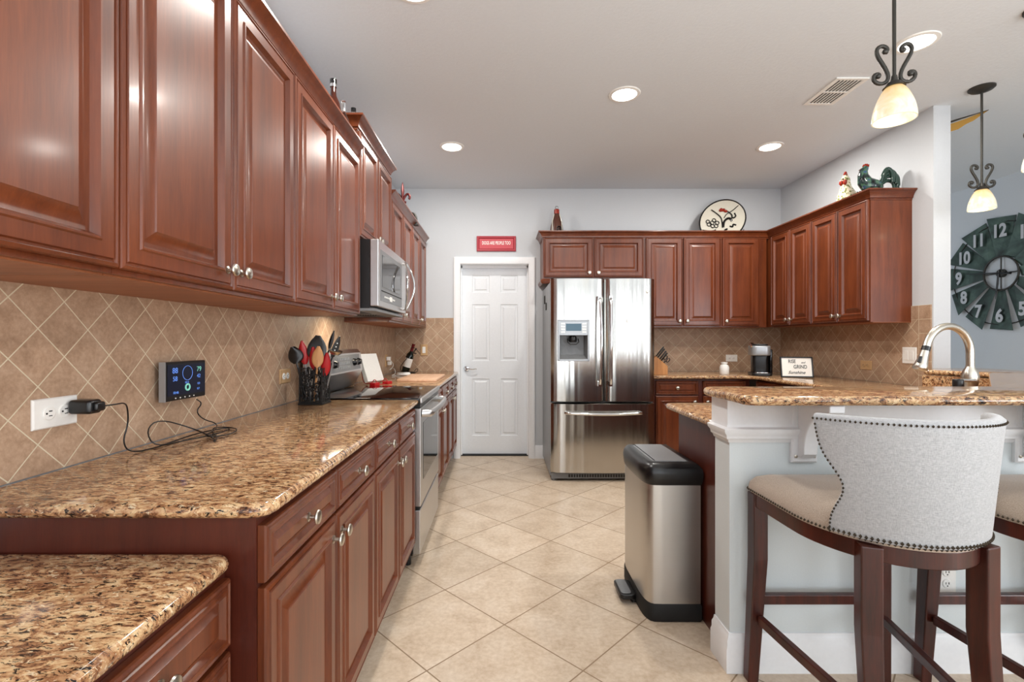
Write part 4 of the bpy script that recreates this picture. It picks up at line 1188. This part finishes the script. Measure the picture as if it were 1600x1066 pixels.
b.tube(smooth_pts([(.07, 0, .0035), (.10, 0, .02), (.085, 0, .05), (.06, 0, .02)], 2), .003, 6)
for s in (-1, 1): b.tube(smooth_pts([(-.06, s*.045, .0035), (-.075, s*.055, .06), (-.02, s*.055, .13), (.045, s*.045, .20), (.08, s*.02, .245)], 2), .0035, 6)
b.tube(smooth_pts([(.045, .045, .20), (.09, 0, .19), (.045, -.045, .20)], 2), .003, 6)
b.tube(smooth_pts([(.03, -.04, .25), (.07, -.035, .255), (.10, -.02, .215), (.12, -.01, .19)], 2), .003, 6)
b.build('wire_frame', 'blackmatt', t, smooth=60)

# ------------------------------------------------------------------ on top of the cabinets
def bottle(x, y, z, H, R, mat, label, capm=None, band=None):
    t = empty('bottle', (x, y, z), 0, label, 'bottle', 'bottles on top of the left wall cabinets')
    MB().lathe([(0, .001), (R*.95, .001), (R, .008), (R, H*.52), (R*.86, H*.62), (R*.42, H*.74), (R*.36, H*.80), (R*.36, H*.965), (R*.42, H*.97), (R*.42, H), (R*.3, H)], seg=20).build('glass_body', mat, t)
    if capm: MB().lathe([(R*.46, H*.93), (R*.46, H*1.005), (0, H*1.006)], seg=16).build('cap', capm, t)
    if band: MB().lathe([(R*.44, H*.88), (R*.44, H*.93)], seg=16, cap=False).build('neck_band', band, t)
bottle(-.862, 2.47, 2.2605, .315, .038, 'brownglass', 'tall brown bottle with silver neck on the near left cabinets', 'glass', 'chrome')
bottle(-.836, 2.55, 2.2605, .245, .030, 'glass', 'clear bottle between the brown bottle and the raised cabinet')
bottle(-.915, 2.98, 2.4205, .255, .034, 'glass', 'black-capped bottle on top of the raised microwave cabinet', 'black')
# fleur-de-lis
def ornament():
    t = empty('fleur_ornament', (-.845, 4.12, 2.2605), 0, 'dark red fleur-de-lis ornament on the far left wall cabinets', 'ornament')
    b = MB()
    b.prism(rrect(-.05, .05, -.03, .03, .01), 0, .02)
    b.tube([(0, 0, .02), (0, 0, .09), (0, 0, .13)], [.012, .008, .010], 8)
    b.tube([(0, 0, .13), (0, 0, .17), (0, 0, .20), (0, 0, .235), (0, 0, .26)], [.006, .016, .020, .012, .001], 8, flat=.6)
    for s in (-1, 1):
        b.tube(smooth_pts([(0, 0, .11), (s*.012, 0, .16), (s*.035, 0, .185), (s*.052, 0, .165), (s*.045, 0, .145)], 2), .008, 8)
        b.tube(smooth_pts([(0, 0, .11), (s*.02, 0, .10), (s*.035, 0, .075), (s*.022, 0, .06)], 2), .006, 8)
    b.tube([(-.025, 0, .125), (.025, 0, .125)], .008, 8)
    b.build('casting', 'rope', t, smooth=60)
    t.scale = (1.25, 1.25, 1.30)
    t2 = empty('curl_ornament', (-.815, 4.28, 2.2605), 0, 'dark curled iron ornament behind the fleur-de-lis, partly hidden by crown', 'ornament')
    MB().tube(smooth_pts([(-.05, 0, .008), (-.045, 0, .07), (-.01, 0, .115), (.04, 0, .11), (.06, 0, .07), (.055, 0, .01)], 3), .011, 8).build('curl', 'iron', t2, smooth=60)
    MB().box(-.07, .08, -.02, .02, 0, .008).build('base', 'iron', t2, smooth=0)
ornament()
# decorative bottle on fridge cabinet
t = empty('decorative_bottle', (.562, 4.86, 2.2705), 0, 'brown bell-shaped decorative bottle on the cabinet above the refrigerator', 'bottle')
b = MB(); prof = [(0, .001), (.066, .001), (.070, .01), (.068, .06), (.060, .13), (.045, .185), (.030, .225), (.026, .25)]
rs = []
for r_, z_ in prof: rs.append([(max(r_, 1e-4)*math.cos(a), max(r_, 1e-4)*.6*math.sin(a), z_) for a in [2*PI*k/24 for k in range(24)]])
b.rings(rs); b.build('body', 'amber', t, smooth=60)
MB().lathe([(.027, .248), (.027, .29), (.022, .295), (0, .296)]).build('wrap', 'glazered', t)
MB().lathe([(.012, .295), (.017, .305), (.017, .318), (.010, .328), (0, .329)]).build('stopper', 'silverplastic', t)
b = MB(); b.tube([(.02+.020*math.cos(a), -.040, .09+.024*math.sin(a)) for a in [2*PI*k/16 for k in range(16)]], .006, 6, closed=True); b.lathe([(.009, 0), (0, .006)], (.02, -.038, .09), '-y', 10); b.build('round_emblem', 'black', t, smooth=60)
b = MB()
for s in (-1, 1): b.tube([(s*.028, -.012, .24), (s*.046, -.026, .17), (s*.050, -.030, .08), (s*.055, -.03, .01)], .005, 6)
b.build('light_stripe', 'cream', t, smooth=60)
# platter on an easel
t = empty('platter', (2.25, 4.86, 2.278), 0, 'large oval cream platter with black flourishes standing on the back cabinets', 'platter')
Rp = Matrix.Translation((0, 0, .0)) @ Matrix.Rotation(-.16, 4, 'X') @ Matrix.Translation((0, 0, .185)) @ Matrix.Rotation(-.62, 4, 'Y')
def ell(a, c, n=48): return [(a*math.cos(2*PI*k/n), c*math.sin(2*PI*k/n)) for k in range(n)]
b = MB(); b.M = Rp; A_, C_ = .258, .205
b.rings([[(x, .012, z) for x, z in ell(A_*.7, C_*.7)], [(x, .010, z) for x, z in ell(A_*.75, C_*.75)], [(x, -.006, z) for x, z in ell(A_, C_)], [(x, -.010, z) for x, z in ell(A_*.985, C_*.985)], [(x, -.004, z) for x, z in ell(A_*.90, C_*.88)], [(x, .002, z) for x, z in ell(A_*.76, C_*.74)], [(x, .003, z) for x, z in ell(.001, .001)]])
b.build('dish', 'cream', t, smooth=60)
b = MB(); b.M = Rp; b.tube([(x, -.008, z) for x, z in ell(A_*.985, C_*.975)], .0075, 6, closed=True); b.build('rim', 'porc', t, smooth=60)
b = MB(); b.M = Rp
def stroke(pts, r=.004): b.tube(smooth_pts([(x, -.0035, z) for x, z in pts], 2), r*1.5, 6)
stroke([(-.02, .155), (0, .09), (.01, .03), (-.02, -.02), (-.05, -.06)], .004)
stroke([(.235, .03), (.15, .02), (.08, .03), (.03, .01)], .003)
stroke([(-.235, .04), (-.17, -.02), (-.12, -.04)], .003)
for cx, cz in ((-.10, .04), (-.12, .01), (-.07, .05), (-.14, .045), (-.09, -.01), (-.06, .01), (-.13, .075)):
    b.tube([(cx+.018*math.cos(a), -.004, cz+.018*math.sin(a)) for a in [2*PI*k/12 for k in range(12)]], .0042, 6, closed=True)
stroke([(-.04, -.06), (.0, -.02), (.05, -.01), (.08, -.03), (.07, -.06)], .008)
stroke([(-.12, -.09), (-.15, -.07), (-.16, -.10), (-.13, -.12)], .006)
stroke([(-.02, -.10), (-.05, -.09), (-.05, -.13), (-.02, -.135)], .006)
stroke([(.02, -.09), (.04, -.12), (.06, -.09), (.08, -.12)], .005)
stroke([(.10, .05), (.12, -.01), (.09, -.04), (.14, -.05), (.15, -.01)], .005)
b.build('painted_flourish', 'porc', t, smooth=60)
b = MB(); b.M = Rp
stroke([(.04, .09), (.07, .105), (.06, .08), (.09, .085), (.08, .06), (.10, .05)], .009); b.build('painted_red_flower', 'glazered', t, smooth=60)
t = empty('plate_easel', (2.25, 4.86, 2.2705), 0, 'small black wire easel holding the oval platter', 'easel')
b = MB()
for sx in (-.12, .16):
    b.tube(smooth_pts([(sx, -.085, .075), (sx, -.075, .02), (sx, -.02, .005), (sx, .06, .005), (sx, .09, .16)], 2), .003, 6)
b.tube([(-.12, .06, .005), (.16, .06, .005)], .003, 6); b.build('wire', 'black', t, smooth=60)

# roosters
def fowl_rooster():
    t = empty('rooster_figurine', (2.765, 3.56, 2.2705), math.radians(-12), 'dark glazed rooster figurine on the right wall cabinets', 'figurine')
    z = .045
    b = MB()
    b.tube([(.055, 0, z+.055), (.035, 0, z+.060), (.0, 0, z+.062), (-.04, 0, z+.075), (-.065, 0, z+.105), (-.075, 0, z+.150), (-.070, 0, z+.185), (-.055, 0, z+.205), (-.040, 0, z+.207)],
           [.012, .036, .052, .056, .047, .034, .026, .022, .008], 14)
    b.build('body', 'rooster', t, smooth=70)
    b = MB()
    for k, (h, l) in enumerate(((.195, .055), (.185, .080), (.165, .095), (.14, .095), (.11, .08))):
        b.tube(smooth_pts([(.035, 0, z+.06), (.05, (k-2)*.006, z+h*.75), (.05+l*.5, (k-2)*.007, z+h), (.055+l, (k-2)*.007, z+h*.80), (.058+l, (k-2)*.007, z+h*.80-.075)], 2), (.0115 if k % 2 else .0135), 8)
    b.build('tail', 'glazegreen', t, smooth=70)
    b = MB()
    for k in range(4): b.tube([(-.072+k*.010, 0, z+.215), (-.070+k*.011, 0, z+.238-abs(k-1.5)*.005)], [.008, .004], 6)
    b.tube([(-.092, 0, z+.165), (-.098, 0, z+.145), (-.094, 0, z+.13)], [.006, .009, .004], 6)
    b.build('comb', 'glazered', t, smooth=70)
    MB().tube([(-.085, 0, z+.197), (-.105, 0, z+.188)], [.008, .001], 6).build('beak', 'amber', t)
    b = MB(); b.slab(rrect(-.06, .05, -.035, .035, .02), 0, .022, .006)
    for s in (-1, 1): b.tube([(-.005, s*.018, .02), (-.005, s*.018, z+.03)], .008, 8)
    b.build('base', 'glazeblue', t, smooth=60)
fowl_rooster()
def fowl_hen():
    t = empty('hen_figurine', (2.77, 3.84, 2.2705), math.radians(25), 'speckled cream hen figurine left of the dark rooster', 'figurine'); t.scale = (1.15, 1.15, 1.15)
    b = MB(); rs = []
    for r_, zz, xo in ((.050, 0, .01), (.070, .02, .012), (.078, .06, .012), (.068, .10, .004), (.046, .14, -.012), (.032, .17, -.02), (.028, .20, -.024), (.027, .222, -.026), (.016, .243, -.026), (.001, .248, -.026)):
        rs.append([(xo+r_*1.15*math.cos(a), r_*.9*math.sin(a), zz) for a in [2*PI*k/18 for k in range(18)]])
    b.rings(rs); b.build('body', 'speck', t, smooth=70)
    b = MB(); 
    for k in range(3): b.tube([(.06, (k-1)*.01, .08), (.10, (k-1)*.014, .12), (.115, (k-1)*.016, .15)], [.018, .012, .004], 8)
    b.build('tail', 'glazegreen', t, smooth=70)
    b = MB(); b.tube([(-.045, 0, .245), (-.028, 0, .262), (-.008, 0, .25)], [.005, .011, .004], 8)
    for s in (-1, 1): b.tube([(-.052, s*.012, .205), (-.056, s*.013, .185), (-.052, s*.012, .172)], [.012, .013, .004], 8)
    b.build('comb', 'glazered', t, smooth=70)
    MB().tube([(-.05, 0, .218), (-.074, 0, .208)], [.009, .001], 6).build('beak', 'amber', t)
fowl_hen()

# sign over the door
t = empty('wall_sign', (-.0505, YB, 2.256), 0, 'red framed sign over the white door reading DOGS ARE PEOPLE TOO', 'sign')
MB().panel(.411, .158, [(0, 0.0005), (0, .018), (.004, .022), (.020, .020), (.026, .010), (.028, .010)]).build('frame', 'redsign', t, smooth=0)
MB().box(-.176, .176, -.0115, -.0095, -.05, .05).build('face', 'signface', t, smooth=0)
text('DOGS ARE PEOPLE TOO', .050, .0005, 'paper', 'lettering', t, (0, -.0125, .006), sx=.55, bold=.0008)

# ------------------------------------------------------------------ right counter items
t = empty('coffee_maker', (2.42, 4.50, .9145), math.radians(-18), 'black and grey pod coffee maker in the back right corner', 'coffee maker')
b = MB(); b.slab(rrect(-.085, .085, -.14, .12, .035), 0, .025, .006); b.slab(rrect(-.062, .075, -.03, .11, .03), .025, .20, .006); b.build('body', 'black', t, smooth=50)
MB().slab(rrect(-.088, .078, -.115, .11, .05), .185, .275, .012).build('brew_head', 'silverplastic', t, smooth=50)
MB().slab(rrect(-.07, .06, -.095, .09, .04), .276, .292, .006).build('top_lid', 'black', t, smooth=50)
MB().tube([(-.085, -.10, .268), (-.09, -.06, .298), (-.06, -.02, .298)], .008, 8).build('lever', 'chrome', t)
MB().slab(rrect(.080, .105, -.02, .10, .01), .0, .24, .004).build('water_tank', 'glossblack', t)
MB().slab(rrect(-.055, .055, -.135, -.04, .02), .026, .034, .003).build('drip_tray', 'chrome', t)
MB().tube(smooth_pts([(.08, .08, .012), (.16, .09, .004), (.25, .14, .004), (.31, .22, .004)], 2), .003, 6).build('power_cord', 'black', t, smooth=60)
o = MB().lathe([(0, .001), (.040, .001), (.043, .006), (.043, .07), (.034, .088), (.024, .092), (.024, .10), (.030, .104), (.030, .115), (0, .118)], (2.145, 4.62, .9145)).build('milk_jar', 'white'); tag(o, 'small white ceramic jar on the back counter under the outlet', 'jar')
t = empty('knife_block', (1.495, 4.62, .9145), 0, 'wooden knife block on the back counter beside the refrigerator', 'knife block')
b = MB(); pr = [(-.08, 0), (.09, 0), (.09, .08), (.055, .11), (-.02, .175), (-.08, .13)]
b.rings([[(x, -.05, z) for x, z in pr], [(x, .05, z) for x, z in pr]]); b.build('block', 'block', t, smooth=0, bevel=.003)
MB().box(.0905, .092, -.012, .012, .03, .05).build('emblem', 'amber', t, smooth=0)
def knife(px, pz, L, yy, label, sc=False):
    k = empty('scissors' if sc else 'knife', (1.495+px, 4.62+yy, .9145+pz), 0, label, 'scissors' if sc else 'knife', 'knives in the wooden block')
    d = Vector((.62, 0, .78)).normalized()
    if sc:
        b = MB()
        for s in (-1, 1):
            c = d*.05+Vector((.012*s, 0, -.012*s)); b.tube([(c.x+.022*math.cos(a)*d.x-.012*math.sin(a)*d.z, 0, c.z+.022*math.cos(a)*d.z+.012*math.sin(a)*d.x) for a in [2*PI*q/14 for q in range(14)]], .004, 6, closed=True)
        b.tube([(0, 0, 0), tuple(d*.03)], .006, 6); b.build('handles', 'black', k, smooth=60)
    else:
        MB().tube([(0, 0, 0), tuple(d*L*.4), tuple(d*L*.9), tuple(d*L)], [.009, .010, .012, .008], 8, flat=.7).build('handle', 'black', k, smooth=60)
        MB().tube([tuple(-d*.03), (0, 0, 0)], .006, 6).build('bolster', 'nickel', k)
knife(.00, .165, .125, .03, 'longest black knife handle at the top of the wooden block')
knife(.005, .155, .115, 0, 'second black knife handle just under the topmost one in the block')
knife(.02, .145, .10, -.03, 'black knife handle nearest the camera in the upper row of the block')
knife(.045, .125, .10, .015, 'black knife handle in the lower row above the scissors')
knife(.06, .108, .09, -.02, 'black scissors in the knife block', True)
# framed sign
t = empty('framed_sign', (2.60, 4.22, .9145), math.radians(-14), 'black framed white sign reading RISE and GRIND Sunshine on the right counter', 'sign')
Rf = Matrix.Rotation(-.20, 4, 'X')
b = MB(); b.M = Rf; b.box(-.128, .128, -.008, .008, 0, .010).box(-.128, .128, -.008, .008, .172, .182).box(-.128, -.118, -.008, .008, 0, .182).box(.118, .128, -.008, .008, 0, .182); b.build('frame', 'black', t, smooth=0)
b = MB(); b.M = Rf; b.box(-.119, .119, -.003, .004, .009, .173); b.build('print', 'paper', t, smooth=0)
b = MB(); b.M = Rf; b.box(-.01, .01, .008, .012, .02, .16); b.build('stand_leg', 'black', t, smooth=0)
for s_, sz, x, z, sx, m_, sh_ in (('RISE', .044, -.035, .140, .75, 'black', 0), ('and', .022, .055, .132, 1, 'greyplastic', .3), ('GRIND', .046, .028, .092, .75, 'black', 0), ('Sunshine', .036, .0, .042, 1.05, 'black', .4)):
    q = Rf @ Vector((x, -.0045, z))
    o = text(s_, sz, .0004, m_, 'lettering', t, tuple(q), (PI/2-.20, 0, 0), sx=sx, bold=.0004)
    if sh_: o.data.transform(Matrix(((1, sh_, 0, 0), (0, 1, 0, 0), (0, 0, 1, 0), (0, 0, 0, 1))))

# faucet
t = empty('kitchen_faucet', (2.255, 2.31, .9145), 0, 'brushed nickel gooseneck pull-down faucet behind the raised bar', 'faucet')
b = MB(); b.lathe([(.030, 0), (.030, .006), (.024, .012), (.024, .09), (.031, .125), (.033, .150), (.028, .175), (.019, .19), (.017, .20)], (0, 0, 0), 'z', 24)
ax = -.118
dirx, diry = -.985, -.17
pts = [(0, 0, .19), (0, 0, .25)]
for k in range(0, 21):
    a = PI*k/20*.93; R_ = .128
    s_ = R_-R_*math.cos(a); pts.append((dirx*s_, diry*s_, .262+R_*math.sin(a)))
b.tube(pts, .0165, 14)
b.build('body', 'nickel', t, smooth=60)
e = Vector(pts[-1]); dd = (e-Vector(pts[-2])).normalized()
dd = Vector((-.33, -.05, -.94)).normalized()
MB().tube([tuple(e-dd*.004), tuple(e+dd*.018)], .0175, 14).build('collar', 'black', t, smooth=60)
MB().tube([tuple(e+dd*.018), tuple(e+dd*.05), tuple(e+dd*.085), tuple(e+dd*.108), tuple(e+dd*.112)], [.0165, .019, .025, .030, .026], 16).build('spray_head', 'nickel', t, smooth=60)
s0 = e+dd*.045+Vector((-.021, -.010, 0)); MB().tube([tuple(s0), tuple(s0+dd*.03)], [.006, .009], 8).build('spray_button', 'black', t, smooth=60)
MB().tube([(0, -.02, .13), (-.04, -.035, .132), (-.08, -.045, .134), (-.115, -.05, .130)], [.012, .008, .008, .010], 10).build('lever', 'chrome', t, smooth=60)
t = empty('soap_dispenser', (2.125, 2.235, .9145), 0, 'black-capped soap dispenser beside the faucet base', 'soap dispenser')
MB().lathe([(.024, 0), (.024, .01), (.014, .016), (.014, .095)]).build('stem', 'nickel', t)
MB().lathe([(.020, .095), (.021, .10), (.021, .137), (.019, .141), (0, .142)]).build('cap', 'black', t)
MB().lathe([(.026, .088), (.026, .094)]).build('collar', 'chrome', t)
# sink
t = empty('sink', (1.93, 2.52, .9145), PI/4, 'steel sink rim sunk in the corner counter below the faucet', 'sink')
b = MB(); b.M = Matrix.Identity(4)
o1 = rrect(-.25, .25, -.14, .14, .04); o2 = offset(o1, -.02)
b.rings([[(x, y, .0005) for x, y in o1], [(x, y, .004) for x, y in o1], [(x, y, .004) for x, y in o2], [(x, y, .0005) for x, y in o2]], close=True); b.build('rim', 'steel_h', t)
MB().prism(offset(o1, -.021), .0005, .0012).build('basin', 'greyplastic', t)

# ------------------------------------------------------------------ wall clock (on the dining-side wall x = XF)
t = empty('wall_clock', (XF-.001, 4.69, 1.895), -PI/2, 'big dark green windmill-style wall clock with grey numerals', 'clock')
R1, R0 = .56, .165
b = MB()
b.tube([(.50*math.cos(2*PI*k/48), -.012, .50*math.sin(2*PI*k/48)) for k in range(48)], .005, 6, closed=True)
b.tube([(R0*math.cos(2*PI*k/32), -.024, R0*math.sin(2*PI*k/32)) for k in range(32)], .009, 8, closed=True)
for a in (0, PI/2): b.tube([(-R0*math.cos(a), -.020, -R0*math.sin(a)), (R0*math.cos(a), -.020, R0*math.sin(a))], .006, 6)
b.build('iron_ring', 'iron', t, smooth=60)
nums = ['12', '1', '2', '3', '4', '5', '6', '7', '8', '9', '10', '11']
for i, s_ in enumerate(nums):
    a = PI/2-i*PI/6
    b = MB(); Mx = Matrix.Rotation(-(a-PI/2), 4, 'Y'); b.M = Mx
    wi, wo = .042, .125
    yl, yr_ = -.030, -.006    # blades are twisted like fan vanes
    v = [(-wi, yl+.006, R0+.004), (wi, yr_, R0+.004), (wo, yr_+.002, R1-.02), (-wo, yl-.006, R1)]
    th = .002
    b.add(v+[(x, y+th, z) for x, y, z in v], [(0, 1, 2, 3), (7, 6, 5, 4), (0, 4, 5, 1), (1, 5, 6, 2), (2, 6, 7, 3), (3, 7, 4, 0)])
    bl = b.build('blade', 'clockmetal', t, smooth=0)
    r_ = .415
    text(s_, .175, .001, 'numeral', 'numeral', t, (r_*math.cos(a), -.040, r_*math.sin(a)-.005), bold=.006, sx=.80)
b = MB(); b.lathe([(.040, .0), (.040, .030), (.030, .036), (0, .037)], (0, 0, 0), '-y', 20); b.build('hub', 'iron', t)
b = MB()
b.tube([(.05, -.043, -.0), (-.14, -.043, .015), (-.33, -.043, .035)], [.006, .008, .003], 6)
b.tube([(0, -.045, .03), (-.01, -.045, -.10), (-.03, -.045, -.25)], [.007, .009, .002], 6)
b.tube([(0, -.045, 0), (.07, -.045, -.01), (.11, -.045, -.012)], [.007, .007, .013], 6)
b.build('hand', 'black', t, smooth=60)

# ceiling fan blade glimpsed beyond the wall end is mounted in the dining area
t = empty('fan_blade', (3.14, 3.42, ZC), 0, 'gold and dark leaf-shaped ceiling fan blade at the ceiling right of the column', 'ornament')
b = MB(); rs = []
P0 = Vector((-.10, .0, -.13)); P1 = Vector((.195, -.12, -.0215))
for k in range(9):
    u = k/8; c = P0.lerp(P1, u)+Vector((0, 0, -.012*math.sin(PI*u))); w_ = .052*(1-u)**.7+.002
    rs.append([(c.x, c.y-.01, c.z-w_*(1+.12*((-1)**k))), (c.x, c.y+.01, c.z-w_*.2), (c.x, c.y+.012, c.z+w_*.5), (c.x, c.y-.006, c.z+w_*.5)])
b.rings(rs); b.build('leaf', 'gold', t, smooth=60)
MB().tube([tuple(P0+Vector((0, -.014, .035))), tuple(P1+Vector((0, -.012, .0)))], [.016, .003], 8, flat=.6).build('dark_spine', 'iron', t, smooth=60)
